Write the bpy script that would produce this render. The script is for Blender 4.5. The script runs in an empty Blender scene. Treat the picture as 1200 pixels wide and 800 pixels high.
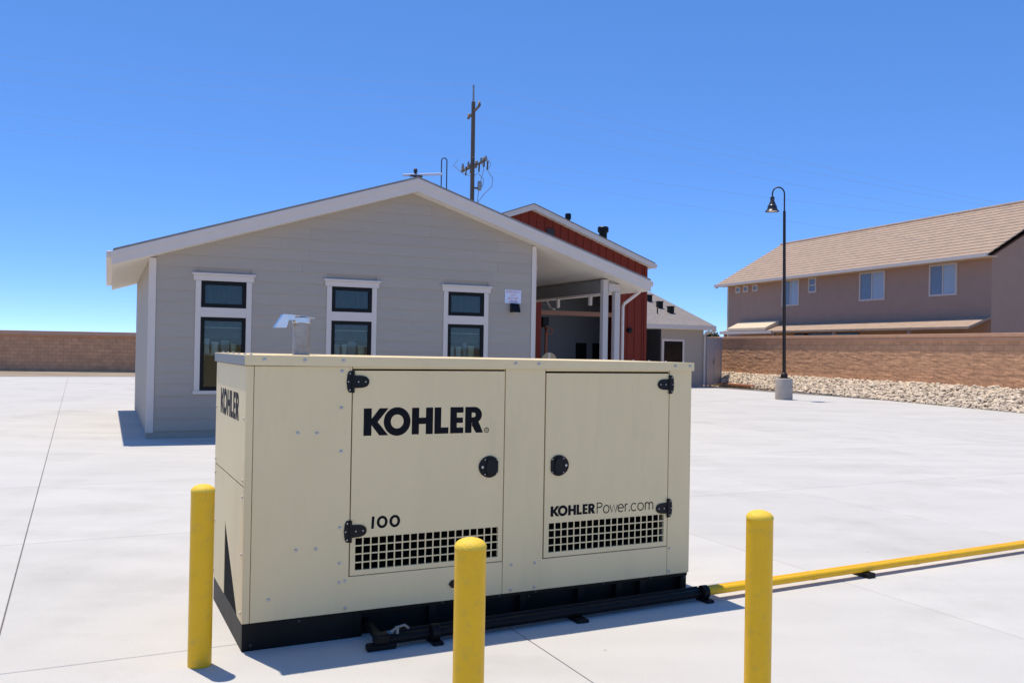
import bpy, bmesh, math, random
from mathutils import Vector, Matrix

random.seed(7)
R = math.radians
scn = bpy.context.scene
col = scn.collection

# ------------------------------------------------------------------ camera
PITCH, ROLL, EYE = 0.0084, 0.0172, 1.6
cam = bpy.data.cameras.new('camera')
cam.lens = 36.0 * 1048.0 / 1200.0
cam.sensor_width = 36.0
cam.shift_x = -9.5 / 1200.0
cam.clip_start = 0.05
cam.clip_end = 4000.0
camo = bpy.data.objects.new('camera', cam)
col.objects.link(camo)
fw = Vector((0, math.cos(PITCH), math.sin(PITCH)))
u0 = Vector((0, -math.sin(PITCH), math.cos(PITCH)))
r0 = Vector((1, 0, 0))
ri = r0 * math.cos(ROLL) + u0 * math.sin(ROLL)
up = -r0 * math.sin(ROLL) + u0 * math.cos(ROLL)
m = Matrix.Identity(4)
for i in range(3):
    m[i][0], m[i][1], m[i][2] = ri[i], up[i], -fw[i]
m[0][3], m[1][3], m[2][3] = 0, 0, EYE
camo.matrix_world = m
scn.camera = camo

# ------------------------------------------------------------------ light
TO_SUN = Vector((-0.305, 0.290, 1.545)).normalized()
ELEV = math.asin(TO_SUN.z)
AZ = math.atan2(TO_SUN.x, TO_SUN.y)
w = bpy.data.worlds.new('World')
scn.world = w
w.use_nodes = True
nt = w.node_tree
bg = nt.nodes['Background']
sky = nt.nodes.new('ShaderNodeTexSky')
sky.sky_type = 'NISHITA'
sky.sun_disc = False
sky.sun_elevation = ELEV
sky.sun_rotation = AZ
sky.altitude = 0
sky.air_density = 0.2
sky.dust_density = 0.0
sky.ozone_density = 3.0
hs = nt.nodes.new('ShaderNodeHueSaturation')
hs.inputs['Saturation'].default_value = 1.71
hs.inputs['Hue'].default_value = 0.512
hs.inputs['Value'].default_value = 2.2
gmm = nt.nodes.new('ShaderNodeGamma')
gmm.inputs[1].default_value = 0.5
nt.links.new(sky.outputs[0], gmm.inputs[0])
nt.links.new(gmm.outputs[0], hs.inputs['Color'])
nt.links.new(hs.outputs[0], bg.inputs['Color'])
bg.inputs['Strength'].default_value = 0.145
sl = bpy.data.lights.new('sun', 'SUN')
sl.energy = 2.4
sl.angle = R(0.5)
sl.color = (1.0, 0.90, 0.765)
so = bpy.data.objects.new('sun', sl)
so.rotation_euler = TO_SUN.to_track_quat('Z', 'Y').to_euler()
so.location = (-10, 8, 40)
col.objects.link(so)

scn.view_settings.view_transform = 'Standard'
scn.view_settings.look = 'None'
scn.view_settings.gamma = 1.0
scn.view_settings.exposure = 1.0
scn.view_settings.use_curve_mapping = False

# ------------------------------------------------------------------ frames
TH_G = 0.4593                       # the generator and the joints of the yard
G0 = Vector((-1.42, 4.652, 0))
TH_B = 0.433                        # the buildings
B0 = Vector((-1.935, 16.5, 0))
W0 = Vector((12.767, 37.786, 0))    # the perimeter wall
TH_W = math.atan2(0.321, 0.947)

# ------------------------------------------------------------------ materials
def mat(name, c, rough=0.6, var=0.08, scale=3.0, bump=0.0, bscale=40.0, metal=0.0, spec=0.5,
        rand=0.0, stain=None, stain_amt=0.0, stain_scale=0.6, stretch=None, coat=0.0, detail=6.0, dust=None):
    mt = bpy.data.materials.new(name)
    mt.use_nodes = True
    n, l = mt.node_tree.nodes, mt.node_tree.links
    b = n['Principled BSDF']
    b.inputs['Roughness'].default_value = rough
    b.inputs['Metallic'].default_value = metal
    b.inputs['Specular IOR Level'].default_value = spec
    b.inputs['Coat Weight'].default_value = coat
    geo = n.new('ShaderNodeNewGeometry')
    pos = geo.outputs['Position']
    if stretch:
        mp = n.new('ShaderNodeMapping')
        mp.inputs['Scale'].default_value = stretch
        l.new(pos, mp.inputs['Vector'])
        pos = mp.outputs[0]
    nz = n.new('ShaderNodeTexNoise')
    nz.inputs['Scale'].default_value = scale
    nz.inputs['Detail'].default_value = detail
    nz.inputs['Roughness'].default_value = 0.65
    l.new(pos, nz.inputs['Vector'])
    rp = n.new('ShaderNodeValToRGB')
    rp.color_ramp.elements[0].position = 0.28
    rp.color_ramp.elements[1].position = 0.72
    lo = [max(0, x * (1 - var)) for x in c[:3]] + [1]
    hi = [min(1, x * (1 + var)) for x in c[:3]] + [1]
    rp.color_ramp.elements[0].color = lo
    rp.color_ramp.elements[1].color = hi
    l.new(nz.outputs['Fac'], rp.inputs['Fac'])
    out = rp.outputs['Color']
    if stain:
        ns = n.new('ShaderNodeTexNoise')
        ns.inputs['Scale'].default_value = stain_scale
        ns.inputs['Detail'].default_value = 9
        ns.inputs['Roughness'].default_value = 0.7
        l.new(pos, ns.inputs['Vector'])
        rs = n.new('ShaderNodeValToRGB')
        rs.color_ramp.elements[0].position = 0.52
        rs.color_ramp.elements[1].position = 0.72
        rs.color_ramp.elements[0].color = (0, 0, 0, 1)
        rs.color_ramp.elements[1].color = (stain_amt,) * 3 + (1,)
        l.new(ns.outputs['Fac'], rs.inputs['Fac'])
        mx = n.new('ShaderNodeMixRGB')
        l.new(rs.outputs[0], mx.inputs[0])
        l.new(out, mx.inputs[1])
        mx.inputs[2].default_value = tuple(stain) + (1,)
        out = mx.outputs[0]
    if rand:
        oi = n.new('ShaderNodeObjectInfo')
        mr = n.new('ShaderNodeMapRange')
        mr.inputs['To Min'].default_value = 1 - rand
        mr.inputs['To Max'].default_value = 1 + rand
        l.new(oi.outputs['Random'], mr.inputs['Value'])
        ml = n.new('ShaderNodeVectorMath')
        ml.operation = 'SCALE'
        l.new(out, ml.inputs[0])
        l.new(mr.outputs[0], ml.inputs['Scale'])
        out = ml.outputs[0]
    l.new(out, b.inputs['Base Color'])
    mv = n.new('ShaderNodeMapRange')
    mv.inputs['To Min'].default_value = max(0.02, rough - 0.08)
    mv.inputs['To Max'].default_value = min(1, rough + 0.08)
    l.new(nz.outputs['Fac'], mv.inputs['Value'])
    l.new(mv.outputs[0], b.inputs['Roughness'])
    if bump:
        nb = n.new('ShaderNodeTexNoise')
        nb.inputs['Scale'].default_value = bscale
        nb.inputs['Detail'].default_value = 5
        l.new(pos, nb.inputs['Vector'])
        bp = n.new('ShaderNodeBump')
        bp.inputs['Strength'].default_value = bump
        bp.inputs['Distance'].default_value = 0.02
        l.new(nb.outputs['Fac'], bp.inputs['Height'])
        l.new(bp.outputs[0], b.inputs['Normal'])
    return mt

def concrete_mat():
    mt = mat('concrete', (0.54, 0.525, 0.482), 0.85, 0.05, 0.9, 0.12, 60, rand=0.035,
             stain=(0.34, 0.325, 0.285), stain_amt=0.42, stain_scale=0.42, detail=12)
    n, l = mt.node_tree.nodes, mt.node_tree.links
    b = n['Principled BSDF']
    src = b.inputs['Base Color'].links[0].from_socket
    geo = n.new('ShaderNodeNewGeometry')
    # faint float marks drawn out along the pour, and scattered dark specks
    mp = n.new('ShaderNodeMapping')
    mp.inputs['Rotation'].default_value = (0, 0, -0.4593)
    mp.inputs['Scale'].default_value = (0.35, 2.6, 1)
    l.new(geo.outputs['Position'], mp.inputs['Vector'])
    nz = n.new('ShaderNodeTexNoise')
    nz.inputs['Scale'].default_value = 0.8
    nz.inputs['Detail'].default_value = 8
    l.new(mp.outputs[0], nz.inputs['Vector'])
    rp = n.new('ShaderNodeMapRange')
    rp.inputs['From Min'].default_value = 0.35
    rp.inputs['From Max'].default_value = 0.65
    rp.inputs['To Min'].default_value = 0.945
    rp.inputs['To Max'].default_value = 1.02
    l.new(nz.outputs['Fac'], rp.inputs['Value'])
    vo = n.new('ShaderNodeTexVoronoi')
    vo.inputs['Scale'].default_value = 2.3
    l.new(geo.outputs['Position'], vo.inputs['Vector'])
    r2 = n.new('ShaderNodeMapRange')
    r2.inputs['From Min'].default_value = 0.018
    r2.inputs['From Max'].default_value = 0.03
    r2.inputs['To Min'].default_value = 0.55
    r2.inputs['To Max'].default_value = 1.0
    l.new(vo.outputs['Distance'], r2.inputs['Value'])
    mu = n.new('ShaderNodeMath')
    mu.operation = 'MULTIPLY'
    l.new(rp.outputs[0], mu.inputs[0])
    l.new(r2.outputs[0], mu.inputs[1])
    sc = n.new('ShaderNodeVectorMath')
    sc.operation = 'SCALE'
    l.new(src, sc.inputs[0])
    l.new(mu.outputs[0], sc.inputs['Scale'])
    l.new(sc.outputs[0], b.inputs['Base Color'])
    return mt

def glass_mat():
    mt = bpy.data.materials.new('window_glass')
    mt.use_nodes = True
    n, l = mt.node_tree.nodes, mt.node_tree.links
    n.remove(n['Principled BSDF'])
    out = n['Material Output']
    fr = n.new('ShaderNodeFresnel')
    fr.inputs['IOR'].default_value = 1.5
    tr = n.new('ShaderNodeBsdfTransparent')
    tr.inputs['Color'].default_value = (0.72, 0.80, 0.78, 1)
    gl = n.new('ShaderNodeBsdfGlossy')
    gl.inputs['Roughness'].default_value = 0.02
    nb = n.new('ShaderNodeTexNoise')
    nb.inputs['Scale'].default_value = 1.3
    bp = n.new('ShaderNodeBump')
    bp.inputs['Strength'].default_value = 0.06
    bp.inputs['Distance'].default_value = 0.02
    l.new(nb.outputs['Fac'], bp.inputs['Height'])
    l.new(bp.outputs[0], gl.inputs['Normal'])
    mx = n.new('ShaderNodeMixShader')
    l.new(fr.outputs[0], mx.inputs[0])
    l.new(tr.outputs[0], mx.inputs[1])
    l.new(gl.outputs[0], mx.inputs[2])
    l.new(mx.outputs[0], out.inputs['Surface'])
    return mt

M = {}
M['concrete'] = concrete_mat()
M['joint'] = mat('joint_filler', (0.16, 0.15, 0.14), 0.95, 0.2, 8)
M['dirt'] = mat('dirt', (0.30, 0.24, 0.17), 0.95, 0.25, 0.4, 0.3, 6)
M['beige'] = mat('beige_paint', (0.80, 0.635, 0.35), 0.5, 0.035, 3.5, 0.02, 160, spec=0.22, stretch=(1, 1, 0.22),
                 stain=(0.60, 0.475, 0.27), stain_amt=0.35, stain_scale=3.2)
M['black'] = mat('black_paint', (0.0065, 0.006, 0.006), 0.5, 0.3, 6, 0.05, 90, spec=0.18, stain=(0.02, 0.017, 0.014), stain_amt=0.5, stain_scale=5)
M['blackpl'] = mat('black_hardware', (0.006, 0.006, 0.007), 0.42, 0.2, 12, spec=0.22)
M['liner'] = mat('engine_bay_liner', (0.006, 0.006, 0.006), 0.8, 0.2, 6, spec=0.1)
M['ink'] = mat('decal_ink', (0.006, 0.006, 0.009), 0.6, 0.1, 9, spec=0.12)
M['zinc'] = mat('zinc_bolt', (0.50, 0.47, 0.43), 0.42, 0.12, 30, metal=0.85)
M['galv'] = mat('galvanised_steel', (0.33, 0.30, 0.27), 0.36, 0.3, 9, metal=0.6)
M['capmetal'] = mat('bright_cap_metal', (0.62, 0.62, 0.62), 0.22, 0.12, 14, metal=0.9)
M['yellow'] = mat('yellow_paint', (0.86, 0.475, 0.010), 0.42, 0.04, 6, 0.05, 30, spec=0.3,
                  stain=(0.52, 0.33, 0.07), stain_amt=0.55, stain_scale=16)
M['yellowrough'] = mat('yellow_painted_grout', (0.88, 0.58, 0.05), 0.55, 0.06, 60, 0.25, 160, spec=0.3,
                       stain=(0.50, 0.34, 0.06), stain_amt=0.7, stain_scale=60)
M['siding'] = mat('grey_siding', (0.39, 0.333, 0.268), 0.7, 0.03, 3, 0.12, 60, rand=0.025, stretch=(1, 1, 6))
M['trim'] = mat('white_trim', (0.64, 0.555, 0.48), 0.6, 0.03, 4, 0.04, 40)
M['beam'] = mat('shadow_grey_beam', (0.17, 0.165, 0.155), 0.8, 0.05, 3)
M['soffit'] = mat('soffit_paint', (0.72, 0.65, 0.55), 0.7, 0.03, 3)
M['post'] = mat('post_paint', (0.50, 0.45, 0.41), 0.55, 0.04, 4)
M['shingle'] = mat('grey_shingle', (0.24, 0.215, 0.195), 0.95, 0.18, 5, 0.6, 22)
M['redboard'] = mat('red_board', (0.20, 0.032, 0.018), 0.8, 0.08, 3, 0.1, 30, rand=0.06, spec=0.2)
M['blackframe'] = mat('black_window_frame', (0.006, 0.006, 0.006), 0.5, 0.1, 9, spec=0.18)
M['darkglass'] = mat('dark_glass', (0.012, 0.011, 0.010), 0.08, 0.2, 3, spec=0.3)
M['glass'] = glass_mat()
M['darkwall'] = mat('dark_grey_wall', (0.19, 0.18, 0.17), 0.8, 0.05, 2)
M['recessdark'] = mat('recess_shade_dark', (0.05, 0.05, 0.052), 0.6, 0.05, 2)
M['shade'] = mat('roller_shade_fabric', (0.15, 0.14, 0.12), 0.9, 0.25, 5, stretch=(6, 6, 0.6))
M['lidend'] = mat('flange_shade_grey', (0.20, 0.20, 0.185), 0.5, 0.06, 6)  # lid end's shade put into the grey; valve handle shares it
M['boxpale'] = mat('pale_box', (0.62, 0.68, 0.76), 0.7, 0.06, 6)
M['brown'] = mat('brown_timber', (0.26, 0.11, 0.05), 0.7, 0.15, 4, stretch=(1, 1, 8))
M['orange'] = mat('red_oxide_pipe', (0.33, 0.085, 0.03), 0.55, 0.1, 8)
M['signwhite'] = mat('sign_white', (0.60, 0.64, 0.76), 0.4, 0.02, 4)
M['signred'] = mat('sign_red', (0.55, 0.10, 0.10), 0.5, 0.05, 4)
M['block'] = mat('split_face_block', (0.68, 0.375, 0.20), 0.95, 0.16, 3.0, 0.5, 14)
def add_courses(mt):
    """block courses 0.2 m high with staggered joints, in the wall's own length and height"""
    n, l = mt.node_tree.nodes, mt.node_tree.links
    b = n['Principled BSDF']
    tc = n.new('ShaderNodeTexCoord')
    sp = n.new('ShaderNodeSeparateXYZ')
    cb = n.new('ShaderNodeCombineXYZ')
    l.new(tc.outputs['Object'], sp.inputs[0])
    l.new(sp.outputs['Y'], cb.inputs['X'])
    l.new(sp.outputs['Z'], cb.inputs['Y'])
    br = n.new('ShaderNodeTexBrick')
    br.inputs['Scale'].default_value = 1.0
    br.inputs['Brick Width'].default_value = 0.4
    br.inputs['Row Height'].default_value = 0.2
    br.inputs['Mortar Size'].default_value = 0.012
    br.inputs['Mortar Smooth'].default_value = 0.3
    br.inputs['Color1'].default_value = (1, 1, 1, 1)
    br.inputs['Color2'].default_value = (0.84, 0.84, 0.84, 1)
    br.inputs['Mortar'].default_value = (0.66, 0.66, 0.68, 1)
    l.new(cb.outputs[0], br.inputs['Vector'])
    src = b.inputs['Base Color'].links[0].from_socket
    mx = n.new('ShaderNodeMixRGB')
    mx.blend_type = 'MULTIPLY'
    mx.inputs[0].default_value = 1.0
    l.new(src, mx.inputs[1])
    l.new(br.outputs['Color'], mx.inputs[2])
    l.new(mx.outputs[0], b.inputs['Base Color'])
    return mt
add_courses(M['block'])
M['cap'] = mat('smooth_block_cap', (0.60, 0.34, 0.20), 0.9, 0.08, 3, 0.2, 20)
M['stone'] = mat('river_stone', (0.60, 0.50, 0.37), 0.85, 0.5, 7, 0.3, 30)
M['stucco'] = mat('brown_stucco', (0.435, 0.285, 0.205), 0.95, 0.05, 2, 0.4, 40)
M['tile'] = mat('tan_roof_tile', (0.38, 0.275, 0.195), 0.9, 0.16, 2.4, 0.5, 12, rand=0.03)
M['tan'] = mat('tan_panel', (0.66, 0.54, 0.38), 0.8, 0.05, 3)
M['bronze'] = mat('dark_bronze_pole', (0.028, 0.018, 0.012), 0.45, 0.15, 6, spec=0.4)
M['lampmetal'] = mat('bronze_lamp_shade', (0.03, 0.024, 0.02), 0.3, 0.1, 6, coat=0.4)
M['lampglass'] = mat('lamp_lens', (0.75, 0.68, 0.60), 0.3, 0.05, 6)
M['basecon'] = mat('lamp_base_concrete', (0.46, 0.41, 0.35), 0.9, 0.12, 5, 0.3, 25)
M['wood'] = mat('weathered_pole_wood', (0.13, 0.10, 0.075), 0.9, 0.25, 4, 0.4, 12, stretch=(6, 6, 1))
M['wire'] = mat('wire', (0.30, 0.34, 0.42), 0.6, 0.1, 3)
M['gate'] = mat('grey_blue_gate', (0.38, 0.385, 0.40), 0.5, 0.04, 2)
M['leaf'] = mat('leaf', (0.05, 0.075, 0.025), 0.6, 0.35, 2)
M['bark'] = mat('bark', (0.09, 0.065, 0.045), 0.9, 0.2, 6)
M['disc'] = mat('tan_disc', (0.42, 0.31, 0.19), 0.7, 0.06, 5)
M['log'] = mat('straw_wattle', (0.30, 0.13, 0.07), 0.95, 0.3, 9, 0.6, 40)

# ------------------------------------------------------------------ helpers
class MB:
    def __init__(s):
        s.v, s.f = [], []

    def add(s, vs, fs):
        o = len(s.v)
        s.v += [tuple(x) for x in vs]
        s.f += [tuple(i + o for i in f) for f in fs]
        return s

    def box(s, x0, x1, y0, y1, z0, z1):
        x0, x1 = min(x0, x1), max(x0, x1)
        y0, y1 = min(y0, y1), max(y0, y1)
        z0, z1 = min(z0, z1), max(z0, z1)
        return s.add([(x0, y0, z0), (x1, y0, z0), (x1, y1, z0), (x0, y1, z0),
                      (x0, y0, z1), (x1, y0, z1), (x1, y1, z1), (x0, y1, z1)],
                     [(0, 3, 2, 1), (4, 5, 6, 7), (0, 1, 5, 4), (1, 2, 6, 5), (2, 3, 7, 6), (3, 0, 4, 7)])

    def prism(s, poly, a, b, f):
        """poly: 2-D points, f(p, q, t) -> 3-D, extruded from t = a to t = b"""
        n = len(poly)
        vs = [f(p, q, a) for p, q in poly] + [f(p, q, b) for p, q in poly]
        fs = [tuple(range(n))[::-1], tuple(range(n, 2 * n))]
        fs += [(i, (i + 1) % n, n + (i + 1) % n, n + i) for i in range(n)]
        return s.add(vs, fs)

    def cyl(s, p0, p1, r, r1=None, n=16, caps=True):
        p0, p1 = Vector(p0), Vector(p1)
        r1 = r if r1 is None else r1
        d = (p1 - p0).normalized()
        a = d.orthogonal().normalized()
        b = d.cross(a)
        vs = []
        for p, rr in ((p0, r), (p1, r1)):
            for i in range(n):
                t = 2 * math.pi * i / n
                vs.append(p + a * (rr * math.cos(t)) + b * (rr * math.sin(t)))
        fs = [(i, (i + 1) % n, n + (i + 1) % n, n + i) for i in range(n)]
        if caps:
            fs += [tuple(range(n))[::-1], tuple(range(n, 2 * n))]
        return s.add(vs, fs)

    def tube(s, pts, r, n=10):
        pts = [Vector(p) for p in pts]
        k = len(pts)
        tang = [(pts[min(i + 1, k - 1)] - pts[max(i - 1, 0)]).normalized() for i in range(k)]
        a = tang[0].orthogonal().normalized()
        vs, fs = [], []
        for i, p in enumerate(pts):
            a = (a - tang[i] * a.dot(tang[i])).normalized()
            b = tang[i].cross(a)
            rr = r[i] if isinstance(r, (list, tuple)) else r
            for j in range(n):
                t = 2 * math.pi * j / n
                vs.append(p + a * (rr * math.cos(t)) + b * (rr * math.sin(t)))
        for i in range(k - 1):
            for j in range(n):
                fs.append((i * n + j, i * n + (j + 1) % n, (i + 1) * n + (j + 1) % n, (i + 1) * n + j))
        fs += [tuple(range(n))[::-1], tuple(range((k - 1) * n, k * n))]
        return s.add(vs, fs)

    def lathe(s, prof, c=(0, 0, 0), n=28):
        vs, fs = [], []
        for r, z in prof:
            for j in range(n):
                t = 2 * math.pi * j / n
                vs.append((c[0] + r * math.cos(t), c[1] + r * math.sin(t), c[2] + z))
        for i in range(len(prof) - 1):
            for j in range(n):
                fs.append((i * n + j, i * n + (j + 1) % n, (i + 1) * n + (j + 1) % n, (i + 1) * n + j))
        fs += [tuple(range(n))[::-1], tuple(range((len(prof) - 1) * n, len(prof) * n))]
        return s.add(vs, fs)

    def mesh(s, name, mt, bevel=0.0, smooth=True):
        me = bpy.data.meshes.new(name)
        me.from_pydata(s.v, [], s.f)
        bm = bmesh.new()
        bm.from_mesh(me)
        bmesh.ops.recalc_face_normals(bm, faces=bm.faces)
        if bevel:
            es = [e for e in bm.edges if len(e.link_faces) == 2 and e.calc_face_angle(0) > 0.6]
            bmesh.ops.bevel(bm, geom=es, offset=bevel, segments=1, affect='EDGES', clamp_overlap=True)
        bm.to_mesh(me)
        bm.free()
        if smooth:
            me.shade_smooth()
            me.set_sharp_from_angle(angle=R(35))
        me.materials.append(M[mt])
        return me

    def build(s, name, mt, parent=None, bevel=0.0, smooth=True, loc=None, rot=None):
        return inst(name, s.mesh(name, mt, bevel, smooth), parent, loc, rot)


def inst(name, me, parent=None, loc=None, rot=None):
    o = bpy.data.objects.new(name, me)
    col.objects.link(o)
    o.parent = parent
    if loc is not None:
        o.location = loc
    if rot is not None:
        o.rotation_euler = rot
    return o


def thing(name, label, cat, loc=(0, 0, 0), rz=0.0, group=None):
    o = bpy.data.objects.new(name, None)
    col.objects.link(o)
    o.empty_display_size = 0.2
    o.location = loc
    o.rotation_euler = (0, 0, rz)
    o['label'], o['category'] = label, cat
    if group:
        o['group'] = group
    return o


def tag(o, label, cat, group=None):
    o['label'], o['category'] = label, cat
    if group:
        o['group'] = group
    return o


def B(*a):
    return MB().box(*a)


def frame_mb(x0, x1, z0, z1, y0, y1, t):
    """rectangular ring in the x-z plane"""
    mb = MB()
    mb.box(x0, x1, y0, y1, z0, z0 + t)
    mb.box(x0, x1, y0, y1, z1 - t, z1)
    mb.box(x0, x0 + t, y0, y1, z0 + t, z1 - t)
    mb.box(x1 - t, x1, y0, y1, z0 + t, z1 - t)
    return mb


# ================================================================== SETTING
gm = MB()
gm.add([(-1500, -1500, -0.12), (1500, -1500, -0.12), (1500, 1500, -0.12), (-1500, 1500, -0.12)], [(0, 1, 2, 3)])
go = gm.build('ground', 'dirt', smooth=False)
go['kind'] = 'structure'

# the concrete yard: slabs 2.61 x 3.09 m with recessed joints, in line with the generator
PU, PV = 2.61, 3.09
U0, V0 = 1.47, 0.15
yard = MB()
yard.box(-44.0, 26.0, -40.0, 41, -0.12, -0.010)
yo = yard.build('concrete_yard', 'joint', smooth=False, loc=G0, rot=(0, 0, TH_G))
yo['kind'] = 'structure'
gap = 0.0035
slab_me = B(gap, PU - gap, gap, PV - gap, -0.075, 0.0).mesh('slab', 'concrete', bevel=0.003, smooth=False)
cg, sg = math.cos(TH_G), math.sin(TH_G)
near, far = [], MB()
for i in range(-17, 9):
    for j in range(-13, 13):
        x, y = U0 + i * PU, V0 + j * PV
        if x < -44 or x + PU > 26.5 or y < -40.2:
            continue
        cx, cy = x + PU / 2, y + PV / 2
        wx, wy = G0.x + cx * cg - cy * sg, G0.y + cx * sg + cy * cg
        if wy > 46 - 0.0 * wx:
            continue
        # the yard stops at the stone bank along the perimeter wall
        lx = (wx - W0.x) * math.cos(TH_W) + (wy - W0.y) * math.sin(TH_W)
        if lx > 2.0:
            continue
        d = math.hypot(wx, wy)
        if d < 20 and wy > 0.5 and abs(wx) < wy * 0.62 + 3.5:
            near.append((x, y))
        else:
            far.box(x + gap, x + PU - gap, y + gap, y + PV - gap, -0.075, 0.0)
for x, y in near:
    inst('slab', slab_me, yo, (x, y, 0))
far.box(-60, 60, -140, -40.2, -0.075, 0.0)
fo = far.build('slab', 'concrete', yo, smooth=False)
fo['kind'] = 'stuff'

# ================================================================== LETTERING
def ell(cx, cy, rx, ry, n=40):
    return [(cx + rx * math.cos(2 * math.pi * i / n), cy + ry * math.sin(2 * math.pi * i / n)) for i in range(n)]


class Ink:
    """flat print: polygons on a face, each a hair prouder than the last so none share a plane"""
    def __init__(s, f):
        s.f, s.mb, s.k = f, MB(), 0

    def poly(s, pts):
        s.k += 1
        o = 0.0004 + 0.00002 * s.k
        s.mb.add([s.f(x, y, o) for x, y in pts], [tuple(range(len(pts)))])

    def ring(s, a, b):
        s.k += 1
        o = 0.0004 + 0.00002 * s.k
        n = len(a)
        s.mb.add([s.f(x, y, o) for x, y in a] + [s.f(x, y, o) for x, y in b],
                 [(i, (i + 1) % n, n + (i + 1) % n, n + i) for i in range(n)])

    def stroke(s, pts, wd, closed=False):
        n = len(pts)
        A, C = [], []
        for i in range(n):
            if closed:
                p, q = pts[i - 1], pts[(i + 1) % n]
            else:
                p, q = pts[max(i - 1, 0)], pts[min(i + 1, n - 1)]
            dx, dy = q[0] - p[0], q[1] - p[1]
            L = math.hypot(dx, dy) or 1
            nx, ny = -dy / L * wd / 2, dx / L * wd / 2
            A.append((pts[i][0] + nx, pts[i][1] + ny))
            C.append((pts[i][0] - nx, pts[i][1] - ny))
        if closed:
            s.ring(A, C)
        else:
            s.k += 1
            o = 0.0004 + 0.00002 * s.k
            s.mb.add([s.f(x, y, o) for x, y in A] + [s.f(x, y, o) for x, y in C],
                     [(i, i + 1, n + i + 1, n + i) for i in range(n - 1)])

    def build(s, parent, name='lettering'):
        me = bpy.data.meshes.new(name)
        me.from_pydata(s.mb.v, [], s.mb.f)
        me.materials.append(M['ink'])
        return inst(name, me, parent)


def arc(cx, cy, rx, ry, a0, a1, n=16):
    return [(cx + rx * math.cos(R(a0 + (a1 - a0) * i / n)), cy + ry * math.sin(R(a0 + (a1 - a0) * i / n))) for i in range(n + 1)]


def kohler(ink, x0, y0, sx, sy):
    """six heavy capitals, 0.719 units wide and 1 unit high"""
    T = lambda pts: [(x0 + x * sx, y0 + y * sy) for x, y in pts]
    P = lambda pts: ink.poly(T(pts))
    rect = lambda a, b, c, d: P([(a, c), (b, c), (b, d), (a, d)])
    rect(0, .0455, 0, 1)
    P([(.0455, .62), (.0905, 1), (.1425, 1), (.080, .50), (.1425, 0), (.0905, 0), (.0455, .38)])
    ink.ring(T(ell(.1935, .5, .0785, .53)), T(ell(.1935, .5, .0375, .26)))
    rect(.280, .323, 0, 1); rect(.364, .407, 0, 1); rect(.323, .364, .385, .625)
    rect(.416, .457, 0, 1); rect(.457, .503, 0, .235)
    rect(.513, .554, 0, 1); rect(.554, .595, 0, .22); rect(.554, .592, .395, .60); rect(.554, .595, .785, 1)
    rect(.606, .647, 0, 1)
    a = [(.647, 1)] + arc(.664, .69, .048, .31, 90, -90) + [(.647, .38)]
    b = [(.647, .78)] + arc(.660, .69, .012, .09, 90, -90) + [(.647, .60)]
    ink.k += 1
    n = len(a)
    o = 0.0004 + 0.00002 * ink.k
    pa, pb = T(a), T(b)
    ink.mb.add([ink.f(x, y, o) for x, y in pa] + [ink.f(x, y, o) for x, y in pb],
               [(i, i + 1, n + i + 1, n + i) for i in range(n - 1)])
    P([(.651, .38), (.690, .44), (.721, 0), (.675, 0), (.647, .31)])


# ================================================================== GENERATOR
GL, GW = 2.854, 1.10
ZB, ZS, ZF, ZT = 0.148, 0.853, 1.488, 1.545
gen = thing('generator', 'beige steel standby generator with black lettering and two grilled doors on a black skid', 'generator', G0, TH_G)

# skid
sk = MB()
sk.box(0.004, 0.60, 0.012, 0.03, 0.0, ZB)             # side plates with open bays between
sk.box(0.60, 2.85, 0.055, 0.075, 0.0, ZB)
for a in (0.60, 1.04, 1.62, 2.02, 2.30, 2.48, 2.80):
    sk.box(a, a + 0.045, 0.012, 0.055, 0.002, ZB - 0.001)
sk.box(0.60, 2.85, 0.010, 0.054, ZB - 0.022, ZB)
sk.box(0.004, 0.022, 0.03, GW - 0.03, 0.0, ZB)
sk.box(2.83, 2.85, 0.075, GW - 0.03, 0.0, ZB)
sk.box(0.004, 2.85, GW - 0.03, GW - 0.012, 0.0, ZB)
sk.box(0.05, 2.80, 0.10, GW - 0.05, ZB - 0.03, ZB - 0.004)
sk.build('skid_frame', 'black', gen, bevel=0.002)

# enclosure sheets
def sheet(u0, u1, z0, z1, name='side_panel', y0=0.0, t=0.022):
    return B(u0, u1, y0, y0 + t, z0, z1).build(name, 'beige', gen, bevel=0.0016)

sheet(0.0, 0.038, ZB, ZF, 'corner_post')
lp_ = MB().prism([(0.041, ZB), (1.4915, ZB), (1.4915, 0.339), (0.562, 0.339), (0.562, ZF), (0.041, ZF)], 0.0, 0.022, lambda p, q, t: (p, t, q))
lp_.build('side_panel', 'beige', gen, bevel=0.0016)
lp_ = MB().prism([(1.4945, ZB), (2.677, ZB), (2.677, 0.331), (1.760, 0.331), (1.760, ZF), (1.4945, ZF)], 0.0, 0.022, lambda p, q, t: (p, t, q))
lp_.build('side_panel', 'beige', gen, bevel=0.0016)
sheet(2.680, GL, ZB, ZF)
# lintels above the doors (the roof flange hangs in front of them)
sheet(0.5655, 1.4915, 1.476, ZF, 'lintel')
sheet(1.7635, 2.677, 1.468, ZF, 'lintel')
# back and right end
B(0.0, GL, GW - 0.022, GW, ZB, ZF).build('back_panel', 'beige', gen, bevel=0.0016)
B(GL - 0.022, GL, 0.0225, GW - 0.0225, ZB, ZF).build('end_panel', 'beige', gen, bevel=0.0016)
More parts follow.
